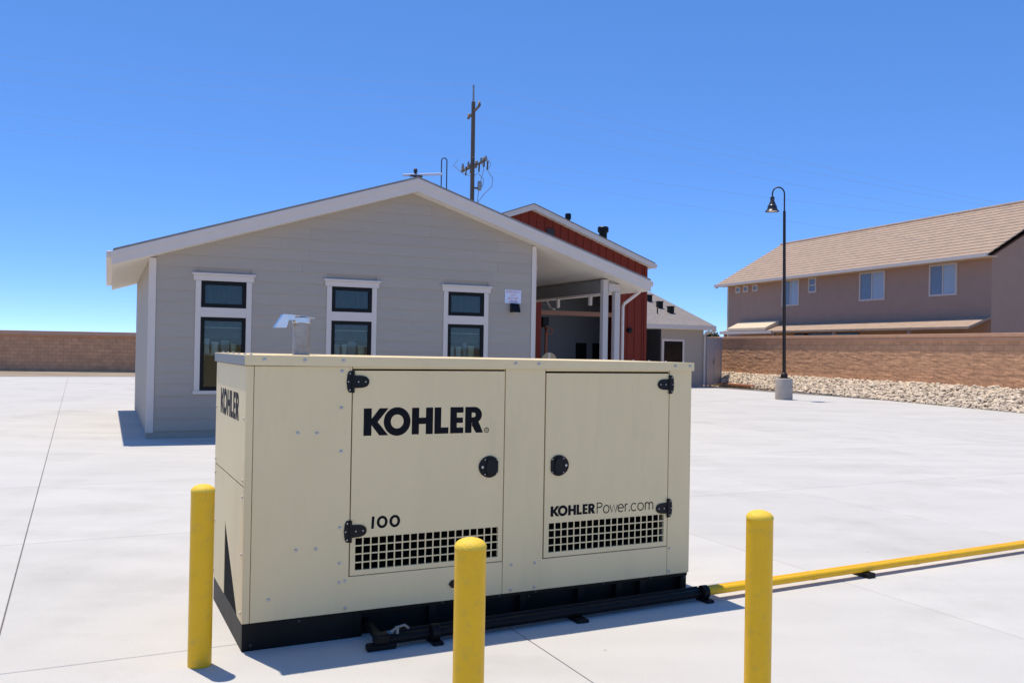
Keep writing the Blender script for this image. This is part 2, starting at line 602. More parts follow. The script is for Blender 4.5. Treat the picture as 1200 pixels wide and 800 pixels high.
# left end: upper sheet, and a lower sheet round a slant-edged triangular cut-out
B(0.0, 0.022, 0.0235, GW - 0.0225, ZS + 0.003, ZF).build('end_panel', 'beige', gen, bevel=0.0016)
lo = MB()
lo.prism([(0.0235, ZB), (0.155, ZB), (0.64, 0.575), (0.64, ZB), (GW - 0.0225, ZB), (GW - 0.0225, ZS - 0.003), (0.0235, ZS - 0.003)],
         0.0, 0.022, lambda p, q, t: (t, p, q))
lo.build('end_panel', 'beige', gen, bevel=0.0016)
bay = MB()
bay.box(0.06, GL - 0.05, 0.30, GW - 0.05, ZB + 0.01, 1.42)       # dark engine bay seen through the grilles
bay.box(0.05, GL - 0.03, 0.0235, GW - 0.03, 1.452, 1.462)
bay.box(0.05, 0.06, 0.0235, 0.30, ZB, 1.45)
bay.box(0.05, GL - 0.03, 0.03, 0.30, ZB - 0.002, ZB + 0.008)
bay.build('engine_bay', 'liner', gen)
MB().prism([(0.157, ZB + 0.001), (0.639, 0.572), (0.639, ZB + 0.001)], 0.003, 0.019, lambda p, q, t: (t, p, q)).build('dark_end_triangle', 'liner', gen)  # flat dark triangle filling the cut-out in the end sheet

# roof lid with a turned-down flange
OV = 0.012
tilt = lambda u: -0.0058 * u            # the lid sags a little towards the far end
ra, rb_ = -OV, GL + OV
def lidbox(x0, x1, y0_, y1_, z0_, z1_):
    mb = B(x0, x1, y0_, y1_, z0_, z1_)
    mb.v = [(x, y, z + tilt(x)) for x, y, z in mb.v]
    return mb
rf = lidbox(ra, rb_, -OV, GW + OV, ZT - 0.004, ZT)
for q in (lidbox(ra, rb_, -OV, -OV + 0.003, ZF + 0.003, ZT - 0.004), lidbox(ra, rb_, GW + OV - 0.003, GW + OV, ZF + 0.003, ZT - 0.004),
          lidbox(rb_ - 0.003, rb_, -OV + 0.003, GW + OV - 0.003, ZF + 0.003, ZT - 0.004)):
    rf.add(q.v, q.f)
lid = rf.build('roof', 'beige', gen)
lidbox(ra - 0.001, ra + 0.002, -OV + 0.0032, GW + OV - 0.0032, ZF + 0.003, ZT - 0.0042).build('end_flange', 'lidend', lid)  # grey colour paints in the shade on the lid's end

# doors
def door(u0, u1, z0, z1, g):
    ga, gb, za, zb, nc, nr = g
    mb = MB()
    y0, y1 = 0.001, 0.020
    mb.box(u0, u1, y0, y1, zb, z1)
    mb.box(u0, u1, y0, y1, z0, za)
    mb.box(u0, ga, y0, y1, za, zb)
    mb.box(gb, u1, y0, y1, za, zb)
    d = mb.build('door', 'beige', gen)
    gr = MB()
    bw = 0.0072
    pu, pz = (gb - ga + bw) / nc, (zb - za + bw) / nr
    for i in range(1, nc):
        x = ga + i * pu - bw
        gr.box(x, x + bw, 0.0012, 0.0042, za, zb)
    for j in range(1, nr):
        z = za + j * pz - bw
        gr.box(ga, gb, 0.0030, 0.0060, z, z + bw)
    gr.build('grille', 'beige', d)
    return d

doorL = door(0.5685, 1.4885, 0.3435, 1.466, (0.597, 1.460, 0.371, 0.547, 19, 4))
doorR = door(1.7685, 2.674, 0.3365, 1.456, (1.801, 2.649, 0.366, 0.543, 19, 4))

fd = lambda x, y, o: (x, 0.001 - o, y)
ik = Ink(fd)
kohler(ik, 0.631, 1.107, 1.0, 0.151)
ik.stroke(ell(1.374, 1.121, 0.0135, 0.0135, 28), 0.0042, True)
ik.stroke([(1.370, 1.114), (1.370, 1.128)], 0.0022)
ik.stroke([(1.370, 1.1275)] + arc(1.3745, 1.1245, .0032, .003, 90, -90, 8) + [(1.370, 1.1215)], 0.0018)
ik.stroke([(1.3735, 1.1212), (1.3785, 1.114)], 0.0022)
ik.build(doorL, 'brand_lettering')
ik = Ink(fd)
ik.poly([(0.685, 0.5925), (0.7005, 0.5925), (0.7035, 0.660), (0.688, 0.660)])
for cx in (0.748, 0.821):
    ik.ring(ell(cx, 0.6265, 0.0315, 0.0345), ell(cx, 0.6265, 0.0155, 0.0195))
ik.build(doorL, 'rating_number')
ik = Ink(fd)
kohler(ik, 1.811, 0.583, 0.4395, 0.0625)
y0, H, st = 0.581, 0.068, 0.0066
xh = 0.69 * H
ik.stroke([(2.142, y0), (2.142, y0 + H)], st)
ik.stroke([(2.142, y0 + H - st / 2)] + arc(2.160, y0 + 0.75 * H, 0.017, 0.25 * H - st / 2, 90, -90) + [(2.142, y0 + 0.5 * H + st / 2)], st)
ik.stroke(ell(2.209, y0 + xh / 2, 0.0205, xh / 2), st, True)
ik.stroke([(2.236, y0 + xh), (2.250, y0), (2.264, y0 + xh), (2.278, y0), (2.292, y0 + xh)], st)
ik.stroke([(2.297, y0 + xh * .53), (2.337, y0 + xh * .53)] + arc(2.317, y0 + xh / 2, 0.0205, xh / 2, 8, 315, 26), st)
ik.stroke([(2.350, y0), (2.350, y0 + xh)], st)
ik.stroke(arc(2.365, y0 + xh * .62, 0.0150, xh * .38, 180, 75, 10), st)
ik.poly([(2.378, y0), (2.386, y0), (2.386, y0 + 0.008), (2.378, y0 + 0.008)])
ik.stroke(arc(2.416, y0 + xh / 2, 0.0215, xh / 2, 45, 315, 26), st)
ik.stroke(ell(2.467, y0 + xh / 2, 0.0215, xh / 2), st, True)
ik.stroke([(2.503, y0), (2.503, y0 + xh)], st)
for a in (2.503, 2.5325):
    ik.stroke(arc(a + 0.01475, y0 + xh * .62, 0.01475, xh * .38, 180, 0, 12) + [(a + 0.0295, y0)], st)
ik.build(doorR, 'web_lettering')
# lettering on the left end
ik = Ink(lambda x, y, o: (0.0 - o, x, y))
kohler(ik, 0.90, 1.185, -0.95, 0.150)
endp = [o for o in gen.children if o.name.startswith('end_panel')][1]
ik.build(endp, 'brand_lettering')

# bolts
bolt_me = MB().lathe([(0.0105, 0), (0.0105, 0.0018), (0.0066, 0.002), (0.0062, 0.0062), (0.0035, 0.0078)], n=10).mesh('bolt', 'zinc')
front = [(0.088, 1.522), (0.299, 1.522), (0.509, 1.522), (1.553, 1.515), (1.708, 1.515), (2.715, 1.512), (2.832, 1.512)]
for u, z in front:
    inst('bolt', bolt_me, gen, (u, -OV, 1.522 + tilt(u)), (R(90), 0, 0))
for u, z in [(0.505, 1.462), (0.505, 1.262), (0.507, 1.025), (0.271, 1.131), (0.374, 1.128), (0.508, 0.611), (0.274, 0.508), (0.379, 0.506),
             (0.509, 0.417), (0.511, 0.312), (0.542, 0.318), (0.134, 0.26), (0.545, 0.172), (1.55, 0.315), (1.547, 0.168), (1.707, 0.313),
             (1.705, 0.168), (2.697, 0.318), (2.693, 0.170)]:
    inst('bolt', bolt_me, gen, (u, 0, z), (R(90), 0, 0))
for z in (1.21, 0.885, 0.80, 0.50, 0.195):
    inst('bolt', bolt_me, gen, (0, 0.045, z), (0, R(-90), 0))
    inst('bolt', bolt_me, gen, (0, GW - 0.045, z), (0, R(-90), 0))
for i in range(6):
    v = 0.05 + i * 0.2
    inst('bolt', bolt_me, gen, (0.03, v, ZT + tilt(0.03)), (0, 0, 0))
    inst('bolt', bolt_me, gen, (GL - 0.03, v, ZT + tilt(GL)), (0, 0, 0))
M['skidbolt'] = mat('dull_bolt', (0.05, 0.05, 0.05), 0.5, 0.2, 9, metal=0.6)
sb_me = MB().lathe([(0.009, 0), (0.008, 0.004), (0.004, 0.006)], n=8).mesh('skid_bolt', 'skidbolt')
for u, z, y in [(0.30, 0.128, 0.012), (1.12, 0.137, 0.010), (1.48, 0.137, 0.010), (1.72, 0.137, 0.010), (2.20, 0.137, 0.010), (2.56, 0.137, 0.010),
                (2.825, 0.115, 0.012), (2.825, 0.03, 0.012), (1.70, 0.10, 0.055), (0.05, 0.03, 0.012)]:
    inst('skid_bolt', sb_me, gen, (u, y, z), (R(90), 0, 0))

# strap hinges
def hinge(u, z, s, parent):
    mb = MB()
    f = lambda p, q, t: (u + s * p, t, z + q)
    mb.prism([(-0.006, -0.060), (-0.022, -0.058), (-0.031, -0.042), (-0.036, 0), (-0.031, 0.042), (-0.022, 0.058), (-0.006, 0.060)], 0.0, -0.006, f)
    mb.prism([(0.006, -0.035)] + [(0.034 + 0.058 * math.cos(R(a)) ** 0.8, 0.034 * math.copysign(abs(math.sin(R(a))) ** 0.9, a)) for a in (-85, -70, -55, -40, -25, -10, 10, 25, 40, 55, 70, 85)]
             + [(0.006, 0.035)], 0.0, -0.006, f)
    mb.cyl((u, -0.007, z - 0.060), (u, -0.007, z + 0.060), 0.0085, n=10)
    h = mb.build('hinge', 'blackpl', parent, bevel=0.0012)
    rv = MB()
    for p, q in ((-0.018, -0.045), (-0.018, 0.045), (-0.027, 0), (0.030, 0), (0.070, 0)):
        rv.cyl((u + s * p, -0.0055, z + q), (u + s * p, -0.0085, z + q), 0.0052, 0.0036, n=8)
    rv.build('rivet', 'zinc', h)

hinge(0.5665, 1.405, 1, gen)
hinge(0.5665, 0.587, 1, gen)
hinge(2.6755, 1.385, -1, gen)
hinge(2.6755, 0.582, -1, gen)

# paddle latches
def latch(u, z, s, parent):
    prof = []
    for i in range(28):
        a = 2 * math.pi * i / 28
        x, y = 0.065 * math.cos(a), 0.064 * math.sin(a)
        if x < -0.02:
            x *= 1.06
            y *= 0.97 + 0.10 * (x + 0.02)
        x = min(x, 0.056)
        prof.append((x, y))
    mb = MB()
    f = lambda p, q, t: (u + s * p, t, z + q)
    mb.prism(prof, 0.001, -0.007, f)
    la = mb.build('latch', 'blackpl', parent, bevel=0.002)
    MB().prism([(-0.016, -0.048), (0.020, -0.048), (0.032, -0.02), (0.032, 0.02), (0.020, 0.048), (-0.016, 0.048), (-0.024, 0.02), (-0.024, -0.02)],
               -0.007, -0.015, f).build('paddle', 'blackpl', la, bevel=0.003)
    rv = MB()
    for p, q in ((-0.030, -0.043), (-0.030, 0.043), (0.047, -0.040), (0.047, 0.040)):
        rv.cyl((u + s * p, -0.0065, z + q), (u + s * p, -0.0095, z + q), 0.0045, 0.003, n=8)
    rv.build('rivet', 'zinc', la)
    MB().cyl((u - s * 0.047, -0.006, z), (u - s * 0.047, -0.011, z), 0.0085, 0.0075, n=12).build('key_lock', 'zinc', la)

latch(1.396, 0.905, 1, doorL)
latch(1.862, 0.893, -1, doorR)
# small drain cover low on the panel under the left door
MB().prism([(1.150, 0.240), (1.168, 0.262), (1.215, 0.262), (1.232, 0.240), (1.215, 0.218), (1.168, 0.218)], 0.0, -0.008, lambda p, q, t: (p, t, q)).build('cover_plate', 'blackpl', gen, bevel=0.002)

# exhaust stack with a hinged rain cap
ex = MB()
ex.cyl((0.392, 0.5, ZT - 0.01), (0.392, 0.5, 1.755), 0.050, n=28)
exo = ex.build('exhaust_pipe', 'galv', gen)
rc = MB()
rc.lathe([(0.054, 0), (0.054, 0.032), (0.0505, 0.033)], (0.392, 0.5, 1.730), n=28)
f = lambda p, q, t: (0.398 + p, 0.5 + t, 1.765 + q)
rc.prism([(-0.055, 0.006), (0.060, -0.006), (0.060, -0.001), (-0.055, 0.011)], -0.050, 0.050, f)
rc.build('rain_cap', 'capmetal', exo, bevel=0.0015)
cw = MB()
cw.prism([(-0.050, 0.012), (-0.118, 0.014), (-0.168, -0.066), (-0.100, -0.064), (-0.092, -0.040), (-0.088, -0.020), (-0.050, -0.018)], -0.030, -0.025, f)
cw.prism([(-0.050, 0.012), (-0.118, 0.014), (-0.168, -0.066), (-0.100, -0.064), (-0.092, -0.040), (-0.088, -0.020), (-0.050, -0.018)], 0.025, 0.030, f)
cw.prism([(-0.050, 0.0125), (-0.118, 0.0145), (-0.168, -0.0655), (-0.164, -0.0655), (-0.116, 0.011), (-0.050, 0.009)], -0.025, 0.025, f)
cw.build('cap_counterweight', 'capmetal', exo)

# ================================================================== BOLLARDS
def bollard(x, y, h, label, n):
    t = thing('bollard', label, 'bollard', (x, y, 0), 0, 'yellow bollards guarding the generator')
    r = 0.057
    MB().lathe([(r, 0), (r, h - 0.038), (r - 0.004, h - 0.035)], n=48).build('pipe', 'yellow', t)
    prof = [(r - 0.002, h - 0.0375), (r + 0.0016, h - 0.0365)]
    for i in range(9):
        a = R(10 * i)
        prof.append(((r + 0.0016) * math.cos(a), h - 0.034 + 0.034 * math.sin(a)))
    prof.append((0.002, h))
    MB().lathe(prof, n=48).build('dome_cap', 'yellowrough', t)
    # flaking specks on the dome rim
    rnd = random.Random(n)
    fl = MB()
    for i in range(26):
        a = rnd.uniform(0, 2 * math.pi)
        e = R(rnd.uniform(2, 24))
        rr, zz = (r - 0.001) * math.cos(e), h - 0.034 + 0.034 * math.sin(e)
        p = Vector((rr * math.cos(a), rr * math.sin(a), zz))
        s = rnd.uniform(0.0012, 0.0028)
        fl.lathe([(s, -0.001), (s * 0.8, 0.0012), (s * 0.2, 0.0018)], p, n=6)
    k = fl.build('grout_specks', 'yellowrough', t)
    k['kind'] = 'stuff'

bollard(-0.166, 3.234, 0.918, 'yellow steel bollard in front of the left grilled door', 1)
bollard(1.047, 3.864, 0.925, 'yellow steel bollard beside the yellow pipe past the generator end', 2)
bollard(-1.57, 4.47, 0.90, 'yellow steel bollard by the lettered end of the generator', 3)

# ================================================================== GAS LINE
pipe = thing('gas_pipe', 'raised gas line, black beside the skid and painted yellow across the concrete', 'pipe', G0, TH_G)
pt = lambda u, dv=0.0, z=0.060: (u, -0.165 + 0.040 * (u - 2.9) + dv, z)
MB().tube([pt(u) for u in (2.86, 4.2, 6.0, 9.0, 16.0)], 0.026, 20).build('yellow_run', 'yellow', pipe)
MB().tube([pt(u, 0.034, 0.072) for u in (2.86, 4.2, 6.0, 9.0, 16.0)], 0.014, 14).build('yellow_conduit', 'yellow', pipe)
for u in (3.28, 3.83, 4.9, 6.3, 8.2, 10.4, 13):
    MB().cyl(pt(u - 0.025), pt(u + 0.025), 0.0285, n=16).build('coupling', 'yellow', pipe, bevel=0.002)
MB().tube([pt(u, 0.03, 0.045) for u in (0.72, 1.6, 2.86)], 0.027, 16).build('black_run', 'black', pipe)
MB().tube([pt(u, 0.085, 0.055) for u in (0.78, 1.6, 2.86)], 0.020, 14).build('black_conduit', 'black', pipe)
for u in (0.98, 2.86):
    c = pt(u)
    fl = MB()
    fl.cyl((c[0] - 0.022, c[1] + 0.01, 0.056), (c[0] + 0.022, c[1] + 0.01, 0.056), 0.044, n=18)
    fl.box(c[0] - 0.03, c[0] + 0.03, c[1] - 0.060, c[1] + 0.06, 0.0, 0.018)
    fl.build('flange', 'black', pipe, bevel=0.003)
for u in (1.9, 4.35, 7.3, 11.5):
    c = pt(u)
    MB().box(c[0] - 0.04, c[0] + 0.04, c[1] - 0.06, c[1] + 0.09, 0.0, 0.0345 if u > 2.9 else 0.018).build('support_block', 'black', pipe, bevel=0.004)
va = MB()
va.box(0.60, 0.76, -0.255, -0.205, 0.0, 0.035)
va.box(0.64, 0.72, -0.265, -0.195, 0.035, 0.085)
va.tube([(0.68, -0.22, 0.05), (0.68, -0.15, 0.055), (0.68, 0.05, 0.07)], 0.026, 12)
va.build('valve_body', 'black', pipe, bevel=0.006)
vh = MB()
vh.tube([(0.735, -0.225, 0.085), (0.77, -0.23, 0.107), (0.81, -0.225, 0.112), (0.835, -0.22, 0.092)], 0.007, 8)
vh.box(0.762, 0.776, -0.235, -0.205, 0.072, 0.105)
vh.build('valve_handle', 'lidend', pipe)

# ================================================================== OFFICE BUILDING (grey lap siding)
ob = thing('office_building', 'grey lap siding building with white gable trim and black framed windows', 'building', B0, TH_B)
SL, ZA = 0.3235, 4.75
WV = 0.30                   # wall face behind the rake board
WR, WL, DEP = 2.585, -4.55, 7.6
ET = 5.1                    # eave
top = lambda u: ZA - SL * abs(u)
sof = lambda u: ZA - 0.262 - SL * abs(u)
wins = [(-3.352, 'a'), (-1.12, 'b'), (1.112, 'c')]
OW, CW = 0.372, 0.462        # half widths: opening, casing

wl = MB()
fxy = lambda p, q, t: (p, t, q)
xs_ = [WL]
for c, _ in wins:
    xs_ += [c - OW, c + OW]
xs_.append(WR)
for k in range(0, len(xs_), 2):
    a, b = xs_[k], xs_[k + 1]
    mid = [(0, sof(0) + 0.05)] if a < 0 < b else []
    wl.prism([(a, 0), (b, 0), (b, sof(b) + 0.05)] + mid + [(a, sof(a) + 0.05)], WV + 0.02, WV + 0.14, fxy)
for c, _ in wins:
    a, b = c - OW, c + OW
    wl.box(a, b, WV + 0.02, WV + 0.14, 0, 0.80)
    wl.prism([(a, 2.672), (b, 2.672), (b, sof(b) + 0.05), (a, sof(a) + 0.05)], WV + 0.02, WV + 0.14, fxy)
    wl.box(a, b, WV + 0.02, WV + 0.14, 2.055, 2.218)
wl.box(WR - 0.14, WR - 0.02, WV + 0.14, DEP, 0, sof(WR) + 0.05)
wl.box(WL + 0.02, WL + 0.14, WV + 0.14, DEP, 0, sof(WL) + 0.05)
wl.box(WL + 0.14, WR - 0.14, DEP - 0.12, DEP, 0, sof(WL))
wall = wl.build('wall', 'siding', ob, smooth=False)
rm = MB()
rm.box(WL + 0.15, WR - 0.15, 3.6, 3.7, 0, 2.9)
rm.box(WL + 0.15, WR - 0.15, WV + 0.145, 3.6, 2.85, 2.9)
rm.box(WL + 0.15, WR - 0.15, WV + 0.145, 3.6, 0.02, 0.05)
rm.box(WL + 0.145, WL + 0.16, WV + 0.145, 3.6, 0.05, 2.85)
rm.box(WR - 0.16, WR - 0.145, WV + 0.145, 3.6, 0.05, 2.85)
rm.build('room_lining', 'soffit', ob, smooth=False)
# lap siding boards
ROW = 0.198
zz = 0.14
rnd = random.Random(3)
krow = 0
while zz < sof(0) + 0.02:
    z0, z1 = zz, zz + ROW
    zz += ROW
    krow += 1
    umax = min(WR - 0.088, (ZA - 0.262 + 0.03 - z0) / SL)
    umin = max(WL + 0.118, -(ZA - 0.262 + 0.03 - z0) / SL)
    if umax - umin < 0.1:
        continue
    spans = [(umin, umax)]
    for c, _ in wins:
        if z1 > 0.90 and z0 < 2.80:
            nsp = []
            for a, b in spans:
                if a < c - CW and b > c + CW:
                    nsp += [(a, c - CW + 0.01), (c + CW - 0.01, b)]
                else:
                    nsp.append((a, b))
            spans = nsp
    for a, b in spans:
        cuts = [a]
        x = a + (rnd.uniform(1.2, 3.2) if b - a > 2.5 else 9)
        while x < b - 0.6:
            cuts.append(x)
            x += 3.66
        cuts.append(b)
        for p, q in zip(cuts, cuts[1:]):
            h1 = 0.001 if p != a else 0
            bd = MB()
            f = lambda yy, z, t: (t, yy, z)
            bd.prism([(WV + 0.019, z0 - 0.014), (WV - 0.005, z0 - 0.014), (WV + 0.010, z1 + 0.004), (WV + 0.019, z1 + 0.004)], p + h1, q - 0.001, f)
            bd.build('siding_board', 'siding', wall, smooth=False)
# corner boards
B(WR - 0.085, WR, WV - 0.014, WV + 0.02, 0.1, sof(WR) - 0.0).build('corner_board', 'trim', ob, bevel=0.003)
B(WR, WR + 0.022, WV + 0.0, WV + 0.11, 0.1, sof(WR) - 0.02).build('corner_board', 'trim', ob, bevel=0.003)
B(WL, WL + 0.115, WV - 0.012, WV + 0.02, 0.1, sof(WL)).build('corner_board', 'trim', ob, bevel=0.003)

def window(c):
    w = thing_part = MB()
    y0, y1 = WV - 0.016, WV + 0.03
    w.box(c - CW, c - OW, y0, y1, 0.80, 2.672)
    w.box(c + OW, c + CW, y0, y1, 0.80, 2.672)
    w.box(c - OW, c + OW, y0, y1, 2.055, 2.218)
    w.box(c - CW - 0.02, c + CW + 0.02, y0 - 0.02, y1, 0.74, 0.80)
    wo = w.build('window', 'trim', ob, bevel=0.003)
    hd = MB()
    hd.box(c - CW - 0.035, c + CW + 0.035, y0 - 0.012, y1, 2.674, 2.768)
    hd.box(c - CW - 0.060, c + CW + 0.060, y0 - 0.040, y1, 2.769, 2.805)
    hd.build('window_head', 'trim', wo, bevel=0.003)
    for z0, z1 in ((0.80, 2.055), (2.218, 2.672)):
        frame_mb(c - OW + 0.001, c + OW - 0.001, z0 + 0.001, z1 - 0.001, WV - 0.004, WV + 0.04, 0.066).build('sash', 'blackframe', wo, bevel=0.004)
        B(c - OW + 0.05, c + OW - 0.05, WV + 0.012, WV + 0.020, z0 + 0.05, z1 - 0.05).build('pane', 'glass', wo, smooth=False)

for c, _ in wins:
    window(c)
    B(c - OW + 0.02, c + OW - 0.02, WV + 0.075, WV + 0.080, 2.225, 2.665).build('roller_shade', 'shade', ob, smooth=False)
    B(c - OW + 0.02, c + OW - 0.02, WV + 0.075, WV + 0.080, 1.70, 2.05).build('roller_shade', 'shade', ob, smooth=False)
    B(c - OW + 0.02, c + OW - 0.02, WV + 0.070, WV + 0.086, 1.872, 1.888).build('blind_rail', 'trim', ob, smooth=False)
    B(c - OW + 0.02, c + OW - 0.02, WV + 0.15, WV + 0.46, 1.40, 1.425).build('window_shelf', 'trim', ob, smooth=False)  # added shelf holding the boxes that mimic pane reflections
    B(c - OW - 0.05, c + OW + 0.05, WV + 0.145, WV + 0.55, 0.76, 0.80).build('inner_sill', 'trim', ob, smooth=False)

# roof
rf = MB()
f = lambda p, q, t: (p, t, q)
for s in (1, -1):
    rf.prism([(0, ZA + 0.002), (s * ET, top(ET) + 0.002), (s * ET, top(ET) - 0.03), (0, ZA - 0.03)], -0.015, DEP + 0.3, f)
roof = rf.build('roof', 'shingle', ob, smooth=False)
deck = MB()
for s in (1, -1):
    deck.prism([(0, ZA - 0.031), (s * (ET - 0.02), top(ET - 0.02) - 0.031), (s * (ET - 0.02), sof(ET - 0.02)), (0, sof(0))], 0.03, DEP + 0.28, f)
deck.build('soffit', 'soffit', roof, smooth=False)
for s in (1, -1):
    rk = MB()
    rk.prism([(0, ZA - 0.031), (s * (ET + 0.02), top(ET + 0.02) - 0.031), (s * (ET + 0.02), sof(ET + 0.02) + 0.01), (0, sof(0) - 0.012)], 0.0, 0.028, f)
    rk.build('rake_board', 'trim', roof, bevel=0.003, smooth=False)
    rk = MB()
    rk.prism([(0, ZA - 0.032), (s * (ET + 0.03), top(ET + 0.03) - 0.032), (s * (ET + 0.03), top(ET + 0.03) - 0.12), (0, ZA - 0.12)], -0.014, 0.0, f)
    rk.build('rake_trim', 'trim', roof, bevel=0.002, smooth=False)
    fa = MB()
    fa.box(s * (ET - 0.02), s * (ET + 0.10), 0.03, DEP + 0.28, top(ET) - 0.15, top(ET) - 0.035)
    fa.build('gutter', 'trim', roof, bevel=0.01, smooth=False)
# beam and posts along the eave of the side walk
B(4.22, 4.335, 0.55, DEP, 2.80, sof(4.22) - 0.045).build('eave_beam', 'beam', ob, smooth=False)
B(4.19, 4.22, 0.55, DEP, 2.755, 2.80).build('beam_rail', 'trim', ob, bevel=0.004, smooth=False)
B(4.21, 4.335, 0.40, 0.53, 0.0, sof(4.335) - 0.005).build('post', 'post', ob, bevel=0.006)
B(4.47, 4.60, 0.36, 0.49, 0.0, 2.83).build('post', 'post', ob, bevel=0.006)
B(4.336, 4.61, 0.38, 0.50, 2.831, sof(4.61) - 0.004).build('post_bracket', 'post', ob, bevel=0.004)
ds = MB()
ds.tube([(5.12, 0.40, 2.97), (5.10, 0.40, 2.86), (4.74, 0.42, 2.60), (4.70, 0.42, 2.53), (4.70, 0.42, 0.15)], 0.034, 10)
ds.build('downspout', 'trim', ob)
for v in (2.44, 0.93):
    B(4.195, 4.25, v, v + 0.09, 2.56, 2.754).build('beam_bracket', 'trim', ob, bevel=0.004)
MB().tube([(4.21, 3.05, 2.75), (4.21, 2.85, 2.58), (4.21, 2.64, 2.53)], 0.020, 8).build('beam_brace', 'trim', ob)
MB().cyl((WR + 0.03, 0.6, 3.30), (WR + 0.16, 0.6, 3.24), 0.03, 0.05, n=12).build('eave_lamp', 'trim', ob)

# added boxes standing in for pale reflections in the lower panes
BOXC, BOXM = ['pale blue', 'white', 'grey', 'cream'], ['boxpale', 'boxwhite', 'boxgrey', 'boxcream']
M['boxwhite'] = mat('white_card', (0.75, 0.75, 0.75), 0.7, 0.05, 6)
M['boxgrey'] = mat('grey_card', (0.33, 0.36, 0.40), 0.7, 0.05, 6)
M['boxcream'] = mat('cream_card', (0.70, 0.62, 0.48), 0.7, 0.05, 6)
rnd = random.Random(21)
for c, wn in ((-3.352, 'window by the far corner of the gable'), (-1.12, 'window behind the exhaust stack'), (1.112, 'window nearest the white sign')):
    x = c - 0.29
    kk = 0
    while x < c + 0.20 and kk < 4:
        wd, hh = rnd.uniform(0.07, 0.15), rnd.uniform(0.18, 0.30)
        P = B0 + Vector((math.cos(TH_B) * (x + wd / 2) - math.sin(TH_B) * (WV + 0.25), math.sin(TH_B) * (x + wd / 2) + math.cos(TH_B) * (WV + 0.25), 1.425))
        bx = thing('reflection_box', BOXC[kk] + ' box standing in for a pale reflection inside the ' + wn, 'box', P, TH_B, 'added boxes for the pale pane reflections')
        B(-wd / 2, wd / 2, -0.09, 0.09, 0, hh * 0.82).build('carton', BOXM[kk], bx, bevel=0.004)
        B(-wd / 2 - 0.004, wd / 2 + 0.004, -0.094, 0.094, hh * 0.82 + 0.001, hh).build('lid', BOXM[kk], bx, bevel=0.004)
        x += wd + rnd.uniform(0.015, 0.05)
        kk += 1

# roof antenna and vent
an = thing('roof_antenna', 'white bar antenna on a short mast at the roof peak', 'antenna',
           B0 + Vector((math.cos(TH_B) * 0.14 - math.sin(TH_B) * 0.6, math.sin(TH_B) * 0.14 + math.cos(TH_B) * 0.6, ZA - 0.055)), TH_B)
MB().cyl((0, 0, 0), (0, 0, 0.25), 0.025, n=12).build('mast', 'bronze', an)
MB().lathe([(0.035, 0.25), (0.038, 0.30), (0.02, 0.325)], n=14).build('mount', 'bronze', an)
B(-0.11, 0.13, -0.05, 0.05, 0.165, 0.185).build('bracket', 'bronze', an)
MB().cyl((-0.25, 0, 0.17), (0.54, 0, 0.27), 0.026, n=10).build('bar', 'signwhite', an)
vp = MB()
pts = [(-0.055, 0, 0)] + [(-0.055, 0, 0.72)] + [(-0.055 * math.cos(R(a)), 0, 0.72 + 0.055 * math.sin(R(a))) for a in (30, 60, 90, 120, 150)] + [(0.055, 0, 0.72), (0.055, 0, -0.02)]
vp.tube(pts, 0.011, 8)
vo = vp.build('vent_pipe', 'bronze', loc=B0 + Vector((math.cos(TH_B) * 0.72 - math.sin(TH_B) * 0.6, math.sin(TH_B) * 0.72 + math.cos(TH_B) * 0.6, top(0.72) - 0.01)), rot=(0, 0, TH_B))
tag(vo, 'thin looped metal pipe standing on the grey roof slope', 'vent pipe')

# sign and wall light
sg_ = thing('safety_sign', 'small white sign with red lettering on grey siding', 'sign',
            B0 + Vector((math.cos(TH_B) * 2.095 - math.sin(TH_B) * (WV - 0.006), math.sin(TH_B) * 2.095 + math.cos(TH_B) * (WV - 0.006), 2.497)), TH_B)
B(-0.175, 0.175, -0.004, 0.004, 0, 0.265).build('plate', 'signwhite', sg_)
def sign_text(s, size, z, w):
    c = bpy.data.curves.new('lettering', 'FONT')
    c.body = s
    c.size = size
    c.align_x = 'CENTER'
    o = bpy.data.objects.new('tmp', c)
    col.objects.link(o)
    dg = bpy.context.evaluated_depsgraph_get()
    me = bpy.data.meshes.new_from_object(o.evaluated_get(dg))
    bpy.data.objects.remove(o)
    me.materials.clear()
    me.materials.append(M['signred'])
    k = inst('lettering', me, sg_, (0, -0.0052, z), (R(90), 0, 0))
    xs = [v.co.x for v in me.vertices]
    if xs:
        k.scale = (w / (max(xs) - min(xs)), 1, 1)
sign_text('EMERGENCY', 0.060, 0.205, 0.30)
sign_text('GAS', 0.055, 0.145, 0.10)
sign_text('SHUT OFF', 0.060, 0.080, 0.22)
sign_text('VALVE', 0.055, 0.022, 0.19)
wlx = B0 + Vector((math.cos(TH_B) * 2.12 - math.sin(TH_B) * (WV - 0.006), math.sin(TH_B) * 2.12 + math.cos(TH_B) * (WV - 0.006), 2.315))
wlt = thing('wall_light', 'black wedge wall light under the white sign', 'wall light', wlx, TH_B)
MB().prism([(0.0, 0.0), (-0.14, 0.0), (-0.14, 0.025), (-0.075, 0.175), (0.0, 0.175)], -0.085, 0.085, lambda p, q, t: (t, p, q)).build('housing', 'blackpl', wlt, bevel=0.008)
B(-0.07, 0.07, -0.125, -0.03, -0.006, -0.001).build('lens', 'lampglass', wlt)

